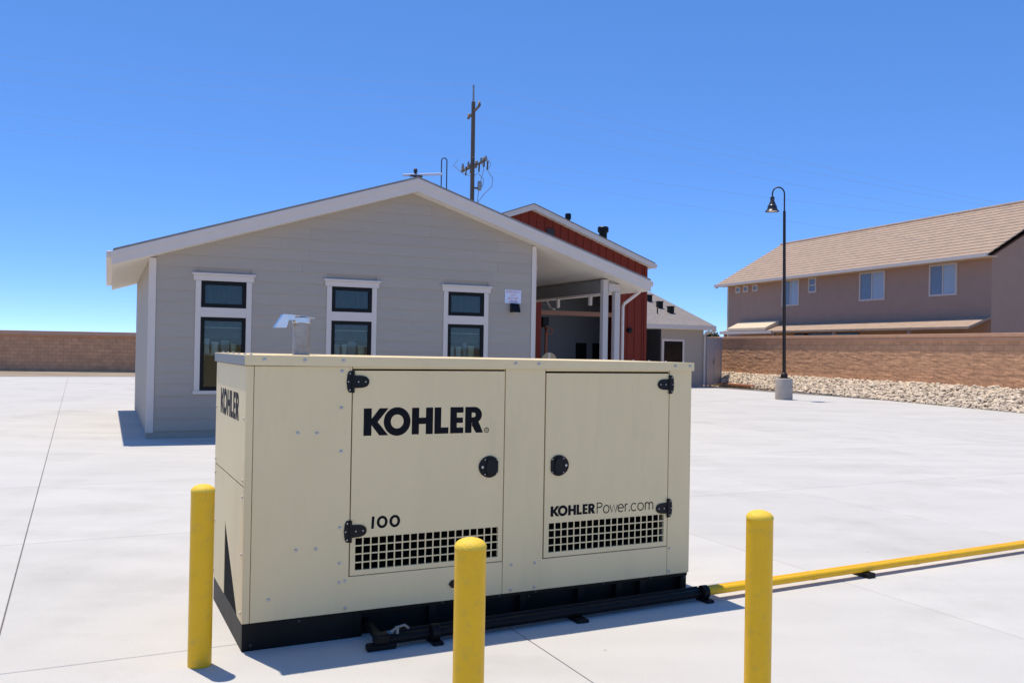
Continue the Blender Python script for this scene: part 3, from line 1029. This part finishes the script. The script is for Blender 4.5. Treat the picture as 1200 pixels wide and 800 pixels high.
# ================================================================== RED BUILDING
rb = thing('red_building', 'dark red board and batten building with white gable trim and open bay', 'building', B0, TH_B)
RV, RA, RZ = 8.5, 6.45, 6.0
RE, RSL = 10.80, 0.358
RWR, RWL, RD = 10.62, 2.4, 22.0
rtop = lambda u: RZ - RSL * abs(u - RA)
rsof = lambda u: RZ - 0.185 - RSL * abs(u - RA)
OP0, OP1, OPZ = 6.86, 9.42, 3.45
VW = RV + 0.22
def rwall(poly):
    mb = MB()
    mb.prism(poly, VW, VW + 0.14, lambda p, q, t: (p, t, q))
    return mb
rwl = rwall([(RWL, 0), (OP0, 0), (OP0, rsof(OP0) + .05), (RA, rsof(RA) + .05), (RWL, rsof(RWL) + .05)])
rwl.prism([(OP0, OPZ), (OP1, OPZ), (OP1, rsof(OP1) + .05), (OP0, rsof(OP0) + .05)], VW, VW + 0.14, lambda p, q, t: (p, t, q))
rwl.prism([(OP1, 0), (RWR, 0), (RWR, rsof(RWR) + .05), (OP1, rsof(OP1) + .05)], VW, VW + 0.14, lambda p, q, t: (p, t, q))
rwl.box(RWR - 0.14, RWR, VW + 0.14, RD, 0, rsof(RWR) + 0.02)
rwl.box(RWL, RWL + 0.14, VW + 0.14, RD, 0, rsof(RWL))
rw = rwl.build('wall', 'redboard', rb, smooth=False)
u = RWL + 0.2
while u < RWR:
    z0 = 0.0 if (u < OP0 - 0.03 or u > OP1 + 0.03) else OPZ + 0.02
    B(u - 0.022, u + 0.022, VW - 0.022, VW, z0, rsof(u) + 0.01).build('batten', 'redboard', rw, smooth=False)
    u += 0.272
for k in range(28):
    v = VW + 0.4 + k * 0.45
    B(RWR, RWR + 0.022, v - 0.022, v + 0.022, 0, rsof(RWR) + 0.01).build('batten', 'redboard', rw, smooth=False)
B(RWR - 0.08, RWR + 0.024, VW - 0.026, VW - 0.001, 0, rsof(RWR)).build('corner_board', 'redboard', rb, smooth=False)
# open bay
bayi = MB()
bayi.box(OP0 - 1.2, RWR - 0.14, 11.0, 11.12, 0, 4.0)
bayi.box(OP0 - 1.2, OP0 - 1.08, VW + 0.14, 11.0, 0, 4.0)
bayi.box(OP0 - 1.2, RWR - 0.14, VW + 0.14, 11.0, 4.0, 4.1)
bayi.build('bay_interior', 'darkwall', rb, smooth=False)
for a in (9.30, 9.95):
    B(a, a + 0.41, 10.98, 10.999, 0.7, 1.84).build('bay_window', 'blackframe', rb, smooth=False)
B(OP0 + 0.002, OP1 - 0.002, VW + 0.02, VW + 0.16, 2.66, 2.80).build('bay_header', 'brown', rb, smooth=False)
rp = MB()
rp.tube([(7.42, 9.5, 0.0), (7.42, 9.5, 2.25), (7.42, 9.6, 2.34), (7.42, 10.95, 2.36)], 0.045, 10)
rpo = rp.build('sprinkler_riser', 'orange', rb)
MB().tube([(7.50 + 0.10 * math.cos(R(a)), 9.42, 2.18 + 0.10 * math.sin(R(a))) for a in range(0, 361, 24)], 0.018, 6).build('valve_wheel', 'orange', rpo)
B(7.30, 7.52, 9.5, 9.7, 2.36, 2.62).build('alarm_bell', 'blackpl', rb, bevel=0.02)
B(6.975, 7.245, VW - 0.05, VW, 4.98, 5.30).build('attic_vent', 'bronze', rb, bevel=0.005)
MB().lathe([(0.085, 0), (0.085, 0.10), (0.05, 0.13)], n=16).build('wall_lamp', 'blackpl', rb, loc=(9.98, VW, 2.25), rot=(R(90), 0, 0))
rr = MB()
for s in (1, -1):
    e = RA + s * (RE - RA)
    rr.prism([(RA, RZ), (e, rtop(RE)), (e, rtop(RE) - 0.03), (RA, RZ - 0.03)], RV - 0.015, RD + 0.3, f)
rro = rr.build('roof', 'shingle', rb, smooth=False)
for s in (1, -1):
    e = RA + s * (RE - RA - 0.02)
    zt = rtop(RE - 0.02)
    MB().prism([(RA, RZ - 0.031), (e, zt - 0.031), (e, zt - 0.185), (RA, RZ - 0.185)], RV + 0.03, RD + 0.28, f).build('soffit', 'soffit', rro, smooth=False)
    e = RA + s * (RE - RA + 0.02)
    zt = rtop(RE + 0.02)
    MB().prism([(RA, RZ - 0.0315), (e, zt - 0.0315), (e, zt - 0.19), (RA, RZ - 0.193)], RV, RV + 0.028, f).build('rake_board', 'trim', rro, smooth=False)
    MB().box(RA + s * (RE - RA - 0.02), RA + s * (RE - RA + 0.10), RV + 0.03, RD + 0.28, rtop(RE) - 0.15, rtop(RE) - 0.035).build('gutter', 'trim', rro, smooth=False)
def roof_vent(u, v, r, h, capr, label, zb):
    P = B0 + Vector((math.cos(TH_B) * u - math.sin(TH_B) * v, math.sin(TH_B) * u + math.cos(TH_B) * v, zb - 0.12))
    t = thing('roof_vent', label, 'roof vent', P, TH_B)
    MB().cyl((0, 0, 0), (0, 0, h + 0.12), r, n=16).build('flue', 'blackpl', t)
    MB().lathe([(r * 1.02, h - 0.02), (capr, h + 0.02), (capr, h + 0.16), (capr * 0.85, h + 0.19)], n=16).build('cap', 'blackpl', t)
roof_vent(8.40, 10.0, 0.065, 0.66, 0.10, 'slim black flue pipe on the roof of the red building', rtop(8.40))
roof_vent(9.72, 10.0, 0.135, 0.80, 0.185, 'thick black capped flue on the roof of the red building', rtop(9.72))

# round tan disc on a post in the walk
dp = B0 + Vector((math.cos(TH_B) * 6.53 - math.sin(TH_B) * 7.5, math.sin(TH_B) * 6.53 + math.cos(TH_B) * 7.5, 0))
dt = thing('disc_post', 'round tan disc crossed by a pale stripe on a post under the canopy', 'marker', dp, TH_B)
MB().cyl((0, 0.03, 0), (0, 0.03, 1.2), 0.03, n=10).build('post', 'galv', dt)
MB().cyl((0, -0.02, 1.265), (0, 0.0, 1.265), 0.25, n=32).build('disc', 'disc', dt)
B(-0.035, 0.035, -0.026, -0.0205, 1.03, 1.50).build('stripe', 'trim', dt)

# ================================================================== SMALL GREY BUILDING
sbx = thing('shed_building', 'small grey building with shingle roof and one dark white trimmed window', 'building', (8.45, 41.2, 0), TH_B)
sw = MB()
sw.box(-2.32, 0.0, 0.0, 0.15, 0, 2.62)
sw.box(-0.15, 0.0, 0.15, 7.5, 0, 2.62)
sw.box(-6.0, -2.32, 1.4, 1.55, 0, 2.62)
sw.box(-2.32, -2.17, 0.15, 1.4, 0, 2.62)
sw.prism([(0.0, 2.62), (9.6, 2.62), (4.8, 2.62 + 4.8 * 0.33)], -0.15, 0.0, lambda p, q, t: (t, p, q))
sw.build('wall', 'siding', sbx, smooth=False)
B(-4.8, -2.345, 1.36, 1.398, 0.0, 2.5).build('garage_door', 'recessdark', sbx, smooth=False)  # dark tone paints in the recess's deep shade
B(-2.345, -2.321, 0.002, 1.40, 0.0, 2.6).build('recess_shade_panel', 'recessdark', sbx, smooth=False)  # added dark sheet painting the recess's shade on its side wall
frame_mb(-2.28, -1.07, 0.75, 2.17, -0.03, 0.0, 0.10).build('window_trim', 'trim', sbx, smooth=False)
frame_mb(-2.18, -1.17, 0.85, 2.07, -0.018, 0.0, 0.05).build('window_frame', 'blackframe', sbx, smooth=False)
B(-2.13, -1.22, -0.008, 0.0, 0.90, 2.02).build('pane', 'darkglass', sbx, smooth=False)
sr = MB()
SP = 0.335
fr = lambda p, q, t: (t, p, q)
sr.prism([(-0.45, 2.80), (5.0, 2.80 + 5.45 * SP), (10.45, 2.80), (10.45, 2.72), (5.0, 2.72 + 5.45 * SP), (-0.45, 2.72)], -7.0, 0.33, fr)
sro = sr.build('roof', 'shingle', sbx, smooth=False)
B(-7.0, 0.34, -0.50, -0.45, 2.63, 2.79).build('fascia', 'trim', sro, smooth=False)
B(-7.0, 0.30, -0.449, 0.0, 2.61, 2.63).build('soffit', 'soffit', sro, smooth=False)
MB().prism([(-0.45, 2.715), (5.0, 2.715 + 5.45 * SP), (10.45, 2.715), (10.45, 2.55), (5.0, 2.55 + 5.45 * SP), (-0.45, 2.55)], 0.30, 0.34, fr).build('rake_board', 'trim', sro, smooth=False)
for a, b in ((-0.87, 3.30), (-0.97, 2.20), (-0.87, 1.42)):
    z = 2.80 + (b + 0.45) * SP
    bx = B(a - 0.12, a + 0.12, b - 0.12, b + 0.12, z - 0.06, z + 0.27)
    bx.box(a - 0.15, a + 0.15, b - 0.15, b + 0.15, z + 0.275, z + 0.31)
    bx.build('roof_vent', 'blackpl', sro, smooth=False)
MB().cyl((-1.75, 1.2, 3.25), (-1.75, 1.2, 3.62), 0.03, n=8).build('plumbing_vent', 'blackpl', sro)
MB().tube([(0.40, -0.42, 2.62), (0.05, -0.06, 2.42), (0.02, -0.05, 2.3), (0.02, -0.05, 0.1)], 0.05, 8).build('downspout', 'trim', sbx)

# gate between shed and wall
gt = thing('yard_gate', 'plain blue grey metal gate between small building and block wall', 'gate', (8.72, 41.75, 0), math.atan2(44.6 - 41.75, 10.02 - 8.72))
GLN = math.hypot(44.6 - 41.75, 10.02 - 8.72)
for k in range(2):
    a, b = 0.02 + k * GLN / 2, GLN / 2 - 0.02 + k * GLN / 2
    lf = frame_mb(a, b, 0.06, 2.30, -0.03, 0.03, 0.06).build('leaf_frame', 'gate', gt, smooth=False)
    n = 8
    for j in range(n):
        x = a + 0.06 + (b - a - 0.12) * j / n
        B(x + 0.003, x + (b - a - 0.12) / n - 0.003, -0.012, 0.012, 0.12, 2.24).build('panel', 'gate', lf, smooth=False)
B(GLN * 0.42, GLN * 0.45, -0.06, -0.03, 1.05, 1.25).build('gate_handle', 'galv', gt)
for x in (-0.04, GLN + 0.04):
    B(x - 0.04, x + 0.04, -0.04, 0.04, 0, 2.36).build('gate_post', 'gate', gt, smooth=False)

# ================================================================== PERIMETER WALL, BANK
def noise2(x, y, seed=0):
    from mathutils import noise
    return noise.noise(Vector((x, y, seed * 7.3)))

def block_wall(name, label, loc, rz, y0, y1, base, h, t=0.2, face=-1):
    wt = thing(name, label, 'wall', loc, rz, 'split face block walls round the yard')
    nz, step = 28, 0.12
    ny = int((y1 - y0) / step)
    mb = MB()
    vs, fs = [], []
    for i in range(ny + 1):
        y = y0 + (y1 - y0) * i / ny
        for j in range(nz + 1):
            z = base - 0.2 + (h + 0.2) * j / nz
            e = 0.0 if j in (0, nz) else 1.0
            d = e * (0.006 * noise2(y * 1.6, z * 6.0) + 0.012 * noise2(y * 5.0, z * 14.0, 2))
            vs.append((face * (t / 2 + 0.0) + face * d, y, z))
    for i in range(ny):
        for j in range(nz):
            a = i * (nz + 1) + j
            fs.append((a, a + 1, a + nz + 2, a + nz + 1))
    mb.add(vs, fs)
    mb.box(-t / 2 + 0.06, t / 2, y0, y1, base - 0.2, base + h - 0.002)
    mb.build('block_face', 'block', wt, smooth=False)
    z = base + h
    B(-t / 2 - 0.035, t / 2 + 0.02, y0, y1, z, z + 0.13).build('cap_course', 'cap', wt, bevel=0.01, smooth=False)
    B(-t / 2 - 0.07, t / 2 + 0.05, y0, y1, z + 0.135, z + 0.26).build('cap_course', 'cap', wt, bevel=0.01, smooth=False)
    return wt

WDIR = Vector((-math.sin(TH_W), math.cos(TH_W), 0))
WN = Vector((math.cos(TH_W), math.sin(TH_W), 0))
block_wall('block_wall', 'brown split face block wall with smooth cap behind the lamp post', W0 + WN * 0.1, TH_W, -26, 12, 0.58, 1.55)
block_wall('block_wall', 'brown split face block wall beyond the grey office building', Vector((-30, 50, 0)), R(100), -40, 24, 0.0, 1.9, face=1)

# bank of stones
edge = lambda s: -0.55 - 0.085 * (8 - s) if s < 8 else -0.55
bk = MB()
vs, fs = [], []
N = 60
for i in range(N + 1):
    s = -26 + 38 * i / N
    e = edge(s)
    for x, z in ((e - 0.05, -0.11), (e, -0.02), (e * 0.55, 0.24), (0.05, 0.60), (0.4, 0.64), (3.0, 0.6)):
        p = W0 + WN * x + WDIR * s
        vs.append((p.x, p.y, z))
for i in range(N):
    for j in range(5):
        a = i * 6 + j
        fs.append((a, a + 1, a + 7, a + 6))
bk.add(vs, fs)
bo = bk.build('bank', 'dirt')
bo['kind'] = 'structure'
rnd = random.Random(11)
ico = bmesh.new()
bmesh.ops.create_icosphere(ico, subdivisions=1, radius=1.0)
iv = [v.co.copy() for v in ico.verts]
iff = [tuple(v.index for v in fc.verts) for fc in ico.faces]
ico.free()
st = MB()
for k in range(9500):
    s = rnd.uniform(-20, 11)
    e = edge(s)
    t = rnd.random()
    x = e * t
    zc = 0.60 * (1 - t) ** 0.9 - 0.01
    p = W0 + WN * x + WDIR * s
    r = rnd.uniform(0.03, 0.07) * (1.9 if rnd.random() < 0.12 else 1)
    q = Matrix.Rotation(rnd.uniform(0, 6.28), 3, 'Z') @ Matrix.Rotation(rnd.uniform(-0.5, 0.5), 3, 'X') @ Matrix.Diagonal((r * rnd.uniform(.8, 1.4), r * rnd.uniform(.7, 1.1), r * rnd.uniform(.5, .85)))
    st.add([Vector((p.x, p.y, zc + 0.02)) + q @ v for v in iv], iff)
stn = st.build('river_stones', 'stone', smooth=True)
stn['kind'] = 'stuff'
tag(stn, 'pale river stones covering the bank below the block wall', 'stones')
wt = MB()
wt.tube([tuple(W0 + WN * (edge(s) + 0.02 + 0.03 * math.sin(s)) + WDIR * s + Vector((0, 0, 0.07))) for s in (3.6, 4.4, 5.2, 6.0, 6.8, 7.6)], 0.07, 8)
tag(wt.build('straw_wattle', 'log'), 'reddish brown erosion log lying along the foot of the stone bank', 'erosion log')

# ================================================================== HOUSE beyond the wall (local x away from the wall, y along it)
hs_ = thing('house', 'two storey brown stucco house with tan tile roof behind the wall', 'house', W0, TH_W)
HX, HY0, HY1, HD = 6.0, -3.0, 17.15, 8.4
hw = MB()
hw.box(HX, HX + HD, HY0, HY1, 0.0, 5.75)
for y in (HY0, HY1):
    s = 0.2 if y == HY0 else -0.2
    hw.prism([(HX, 5.75), (HX + HD, 5.75), (HX + HD / 2, 5.75 + HD / 2 * 0.56)], y, y + s, lambda p, q, t: (p, t, q))
hw.build('wall', 'stucco', hs_, smooth=False)
# stepped tile courses on the visible slope
RS = 0.585
EX, EZ, RX = HX - 0.6, 5.80, HX + HD / 2
rt = MB()
nc = 16
for k in range(nc):
    a, b = EX + (RX - EX) * k / nc, EX + (RX - EX) * (k + 1) / nc
    za, zb = EZ + (a - EX) * RS, EZ + (b - EX) * RS
    rt.prism([(a - 0.03, za + 0.024), (b, zb + 0.012), (b, zb - 0.03), (a - 0.03, za - 0.03)], HY0 - 0.4, HY1 + 0.45, lambda p, q, t: (p, t, q))
    a2, b2 = 2 * RX - a, 2 * RX - b
    rt.prism([(a2 + 0.03, za + 0.024), (b2, zb + 0.012), (b2, zb - 0.03), (a2 + 0.03, za - 0.03)], HY0 - 0.4, HY1 + 0.45, lambda p, q, t: (p, t, q))
hro = rt.build('roof', 'tile', hs_, smooth=False)
MB().cyl((RX, HY0 - 0.4, EZ + (RX - EX) * RS + 0.0), (RX, HY1 + 0.45, EZ + (RX - EX) * RS + 0.0), 0.11, n=10).build('ridge_tiles', 'tile', hro)
B(EX - 0.13, EX - 0.035, HY0 - 0.4, HY1 + 0.45, EZ - 0.12, EZ + 0.03).build('gutter', 'trim', hro, smooth=False)
B(EX, HX, HY0 - 0.3, HY1 + 0.35, EZ - 0.10, EZ - 0.06).build('soffit', 'tan', hro, smooth=False)
MB().prism([(EX, EZ - 0.03), (RX, EZ - 0.03 + (RX - EX) * RS), (2 * RX - EX, EZ - 0.03), (2 * RX - EX, EZ - 0.22), (RX, EZ - 0.22 + (RX - EX) * RS), (EX, EZ - 0.22)], HY1 + 0.38, HY1 + 0.46, lambda p, q, t: (p, t, q)).build('rake_board', 'trim', hro, smooth=False)
B(HX - 0.02, HX, HY1 - 0.14, HY1 + 0.01, 0.6, 5.68).build('corner_trim', 'tan', hs_, smooth=False)
def hwin(y0, y1, z0, z1, mull=True, cross=False):
    w = MB()
    t = 0.09
    xa, xb = HX - 0.05, HX
    w.box(xa, xb, y0, y1, z0, z0 + t); w.box(xa, xb, y0, y1, z1 - t, z1)
    w.box(xa, xb, y0, y0 + t, z0 + t, z1 - t); w.box(xa, xb, y1 - t, y1, z0 + t, z1 - t)
    if mull:
        c = (y0 + y1) / 2
        w.box(xa + 0.01, xb, c - 0.03, c + 0.03, z0 + t, z1 - t)
    if cross:
        c = (z0 + z1) / 2
        w.box(xa + 0.01, xb, y0 + t, y1 - t, c - 0.03, c + 0.03)
    o = w.build('window', 'trim', hs_, smooth=False)
    if mull:
        c = (y0 + y1) / 2
        B(HX - 0.02, HX - 0.003, y0 + t, c - 0.031, z0 + t, z1 - t).build('pane', 'skypane', o, smooth=False)
        B(HX - 0.02, HX - 0.003, c + 0.031, y1 - t, z0 + t, z1 - t).build('pane', 'glassblue', o, smooth=False)
    else:
        B(HX - 0.02, HX - 0.003, y0 + t, y1 - t, z0 + t, z1 - t).build('pane', 'glassblue', o, smooth=False)
M['skypane'] = mat('screened_glass', (0.36, 0.42, 0.48), 0.2, 0.06, 3)
M['glassblue'] = mat('blue_grey_glass', (0.16, 0.20, 0.25), 0.1, 0.1, 3)
for y in (15.95, 15.10, 14.10):
    hwin(y - 0.27, y + 0.27, 5.26, 5.66, mull=False)
hwin(9.86, 11.44, 4.25, 5.72)
hwin(8.38, 9.05, 4.88, 5.70, mull=False, cross=True)
hwin(3.2, 5.0, 4.25, 5.68)
hwin(-1.2, 0.4, 4.25, 5.68)
# pent roof over the patio
pr = MB()
pr.prism([(HX, 3.28), (HX - 1.2, 2.84), (HX - 1.2, 2.74), (HX, 3.18)], HY0, 15.9, lambda p, q, t: (p, t, q))
pro = pr.build('pent_roof', 'tile', hs_, smooth=False)
B(HX - 1.28, HX - 1.205, 10.6, 15.95, 2.70, 2.87).build('pent_fascia', 'trim', pro, smooth=False)
MB().prism([(HX - 0.25, 3.46), (HX - 1.15, 3.04), (HX - 1.15, 2.90), (HX - 0.25, 3.22)], 11.35, 15.3, lambda p, q, t: (p, t, q)).build('awning', 'tan', hs_, smooth=False)
for y in (15.6, 10.6, 5.5, 0.4):
    B(HX - 1.15, HX - 1.0, y - 0.08, y + 0.08, 0.0, 2.81).build('patio_post', 'stucco', hs_, smooth=False)
B(HX - 0.03, HX - 0.002, 5.0, 10.2, 0.7, 2.7).build('patio_door', 'darkglass', hs_, smooth=False)

# ================================================================== LAMP POST
lp = thing('lamp_post', 'tall dark bronze gooseneck yard lamp on a round concrete base', 'lamp post', (9.21, 31.14, 0), 0)
MB().lathe([(0.295, 0), (0.295, 0.70), (0.285, 0.725), (0.27, 0.735)], n=36).build('concrete_base', 'basecon', lp)
bp = MB()
bp.box(-0.16, 0.16, -0.16, 0.16, 0.735, 0.765)
bp.lathe([(0.12, 0.765), (0.12, 0.86), (0.075, 0.93)], n=20)
bp.build('base_plate', 'bronze', lp, bevel=0.004)
MB().cyl((0, 0, 0.80), (-0.075, 0, 6.56), 0.062, 0.048, n=20).build('pole', 'bronze', lp)
arc_pts = [(-0.075, 0, 6.50), (-0.08, 0, 7.15)]
for i in range(1, 12):
    a = R(180 * i / 12)
    arc_pts.append((-0.29 + 0.21 * math.cos(a), 0, 7.15 + 0.235 * math.sin(a)))
arc_pts += [(-0.50, 0, 7.15), (-0.50, 0, 7.0)]
MB().tube(arc_pts, 0.025, 12).build('gooseneck', 'bronze', lp)
sh = MB().lathe([(0.03, 7.06), (0.06, 7.05), (0.075, 7.02), (0.075, 6.93), (0.065, 6.90), (0.09, 6.87), (0.115, 6.80), (0.14, 6.75), (0.155, 6.74),
                 (0.165, 6.66), (0.19, 6.60), (0.245, 6.545), (0.245, 6.535), (0.19, 6.58)], (-0.50, 0, 0), n=32)
sho = sh.build('lamp_shade', 'lampmetal', lp)
MB().lathe([(0.15, 6.62), (0.185, 6.585), (0.165, 6.55), (0.08, 6.53), (0.01, 6.525)], (-0.50, 0, 0), n=24).build('lens', 'lampglass', sho)

# ================================================================== UTILITY POLE AND WIRES
UP = Vector((-2.53, 45.0, 0))
ut = thing('utility_pole', 'weathered wooden utility pole with crossarms behind the grey roof', 'utility pole', UP, 0)
MB().cyl((0.02, 0, 0), (-0.03, 0, 14.0), 0.13, 0.10, n=14).build('shaft', 'wood', ut)
MB().cyl((-0.03, 0, 13.9), (-0.035, 0, 14.86), 0.05, 0.045, n=10).build('top_extension', 'galv', ut)
def crossarm(z, h, dx, dy, n, dz=0.0):
    mb = MB()
    a, b = Vector((-dx, -dy, z - dz)), Vector((dx, dy, z + dz))
    d = (b - a).normalized()
    k = d.cross(Vector((0, 0, 1))).normalized() * 0.04
    v = Vector((0, 0, 0.045))
    vs = [a - k - v, a + k - v, a + k + v, a - k + v, b - k - v, b + k - v, b + k + v, b - k + v]
    mb.add(vs, [(0, 1, 2, 3), (7, 6, 5, 4), (0, 4, 5, 1), (1, 5, 6, 2), (2, 6, 7, 3), (3, 7, 4, 0)])
    ca = mb.build('crossarm', 'wood', ut, smooth=False)
    for i in range(n):
        p = a.lerp(b, (i + 0.08) / (n - 0.84) if n > 1 else 0.5)
        MB().lathe([(0.03, 0), (0.09, 0.03), (0.05, 0.08), (0.08, 0.11), (0.04, 0.18)], p + Vector((0, 0, 0.045)), n=10).build('insulator', 'galv', ca)
crossarm(13.5, 0, 0.36, -1.1, 2, dz=0.06)
crossarm(10.75, 0, 0.62, -1.0, 4, dz=0.07)
for x, z in ((-0.36, 10.3), (-0.12, 10.42), (0.30, 10.5), (0.55, 10.75), (0.72, 10.6)):
    MB().cyl((x, 0.1, z), (x + 0.02, 0.1, z + 0.45), 0.04, 0.045, n=8).build('fuse_cutout', 'wood', ut)
MB().cyl((0.34, 0, 9.55), (0.36, 0, 10.0), 0.11, n=10).build('lightning_arrester', 'galv', ut)
for x, z, h in ((-0.50, 10.55, 0.3), (-0.22, 10.62, 0.34), (0.16, 10.62, 0.3), (0.42, 10.85, 0.32), (0.66, 10.98, 0.28)):
    MB().lathe([(0.03, 0), (0.075, 0.04), (0.04, 0.09), (0.07, 0.13), (0.035, h)], (x, -0.15, z), n=10).build('bushing', 'galv', ut)
for pts in ([(-0.72, -0.5, 10.98), (-0.95, -0.4, 10.7), (-0.6, 0, 10.45), (-0.36, 0.1, 10.35)], [(-0.5, 0, 10.8), (-0.3, 0, 10.35), (-0.05, 0, 10.2), (0.3, 0, 10.45)],
            [(0.42, -0.1, 11.1), (0.55, 0, 10.6), (0.42, 0, 10.1), (0.36, 0, 9.95)], [(0.66, -0.1, 11.2), (0.9, 0, 10.9), (0.78, 0, 10.6)]):
    MB().tube(pts, 0.017, 6).build('jumper_wire', 'wire', ut)
B(0.0, 0.36, -0.04, 0.04, 9.62, 9.70).build('arm_bracket', 'wood', ut)
for k, pts in enumerate([[(0.75, 0.1, 10.55), (1.0, 0.1, 10.2), (0.98, 0.1, 9.8), (0.6, 0.1, 9.4), (0.3, 0.1, 9.0), (0.15, 0.1, 8.4)],
                         [(0.3, 0.1, 10.4), (0.55, 0.1, 10.1), (0.5, 0.1, 9.8), (0.3, 0.1, 9.5), (0.25, 0.1, 9.0), (0.17, 0.1, 8.4)]]):
    MB().tube(pts, 0.02, 6).build('jumper_wire', 'wire', ut)

def wire(p, left, right, label):
    def span(a, b, sag):
        return [a.lerp(b, t / 14) - Vector((0, 0, sag * 4 * (t / 14) * (1 - t / 14))) for t in range(15)]
    a, l, r_ = Vector(p), Vector(left), Vector(right)
    pts = span(l, a, 0.25)[:-1] + span(a, r_, 0.25)
    o = MB().tube(pts, 0.0042, 5).build('power_line', 'wire')
    tag(o, label, 'wire', 'overhead wires on the utility pole')
top_p = UP + Vector((-0.035, 0, 14.86))
wire(top_p, (-34, 50, 17.9), (26.4, 40, 7.6), 'thin overhead wire on the tip of the utility pole')
wire(UP + Vector((0.32, -1.1, 13.75)), (-34, 49, 16.9), (26.4, 38.9, 7.2), 'thin overhead wire on the far end of the upper crossarm')
wire(UP + Vector((-0.36, 1.1, 13.62)), (-34, 51, 16.8), (26.4, 41, 7.1), 'thin overhead wire on the near end of the upper crossarm')
wire(UP + Vector((0.55, -0.9, 11.0)), (-34, 49, 14.7), (26.4, 39, 7.0), 'thin overhead wire on the right end of the lower crossarm')
wire(UP + Vector((-0.55, 0.9, 10.9)), (-34, 51, 14.0), (26.4, 41, 6.0), 'thin overhead wire on the left end of the lower crossarm')

# ================================================================== TREE beyond the gate
def tree(name, label, x, y, h, rad, n, seed):
    t = thing(name, label, 'tree', (x, y, 0), 0)
    rnd = random.Random(seed)
    tk = MB()
    tk.tube([(0, 0, 0), (0.05, 0, h * 0.4), (0.0, 0.05, h * 0.75)], [0.10, 0.07, 0.03], 8)
    for i in range(7):
        a = rnd.uniform(0, 6.28)
        tk.tube([(0.03, 0, h * (0.35 + 0.05 * i)), (rad * .5 * math.cos(a), rad * .5 * math.sin(a), h * (0.5 + 0.05 * i)), (rad * .8 * math.cos(a), rad * .8 * math.sin(a), h * (0.58 + 0.05 * i))], [0.04, 0.025, 0.01], 6)
    tk.build('trunk', 'bark', t)
    cr = MB()
    cl = []
    for i in range(16):
        a, e = rnd.uniform(0, 6.28), rnd.uniform(-0.6, 1.0)
        cl.append(Vector((rad * .7 * math.cos(a) * math.cos(e), rad * .7 * math.sin(a) * math.cos(e), h * 0.72 + rad * .75 * math.sin(e))))
    for i in range(n):
        c = cl[rnd.randrange(len(cl))]
        p = c + Vector((rnd.gauss(0, 1), rnd.gauss(0, 1), rnd.gauss(0, 1))) * rad * 0.22
        s = rnd.uniform(0.05, 0.10)
        a = Vector((rnd.gauss(0, 1), rnd.gauss(0, 1), rnd.gauss(0, 1))).normalized()
        b = a.orthogonal().normalized()
        cr.add([p - a * s, p + b * s * .45, p + a * s, p - b * s * .45], [(0, 1, 2, 3)])
    k = cr.build('crown', 'leaf', t, smooth=False)
tree('small_tree', 'small dark green tree beyond the gate', 12.25, 57.5, 3.3, 0.55, 1800, 5)
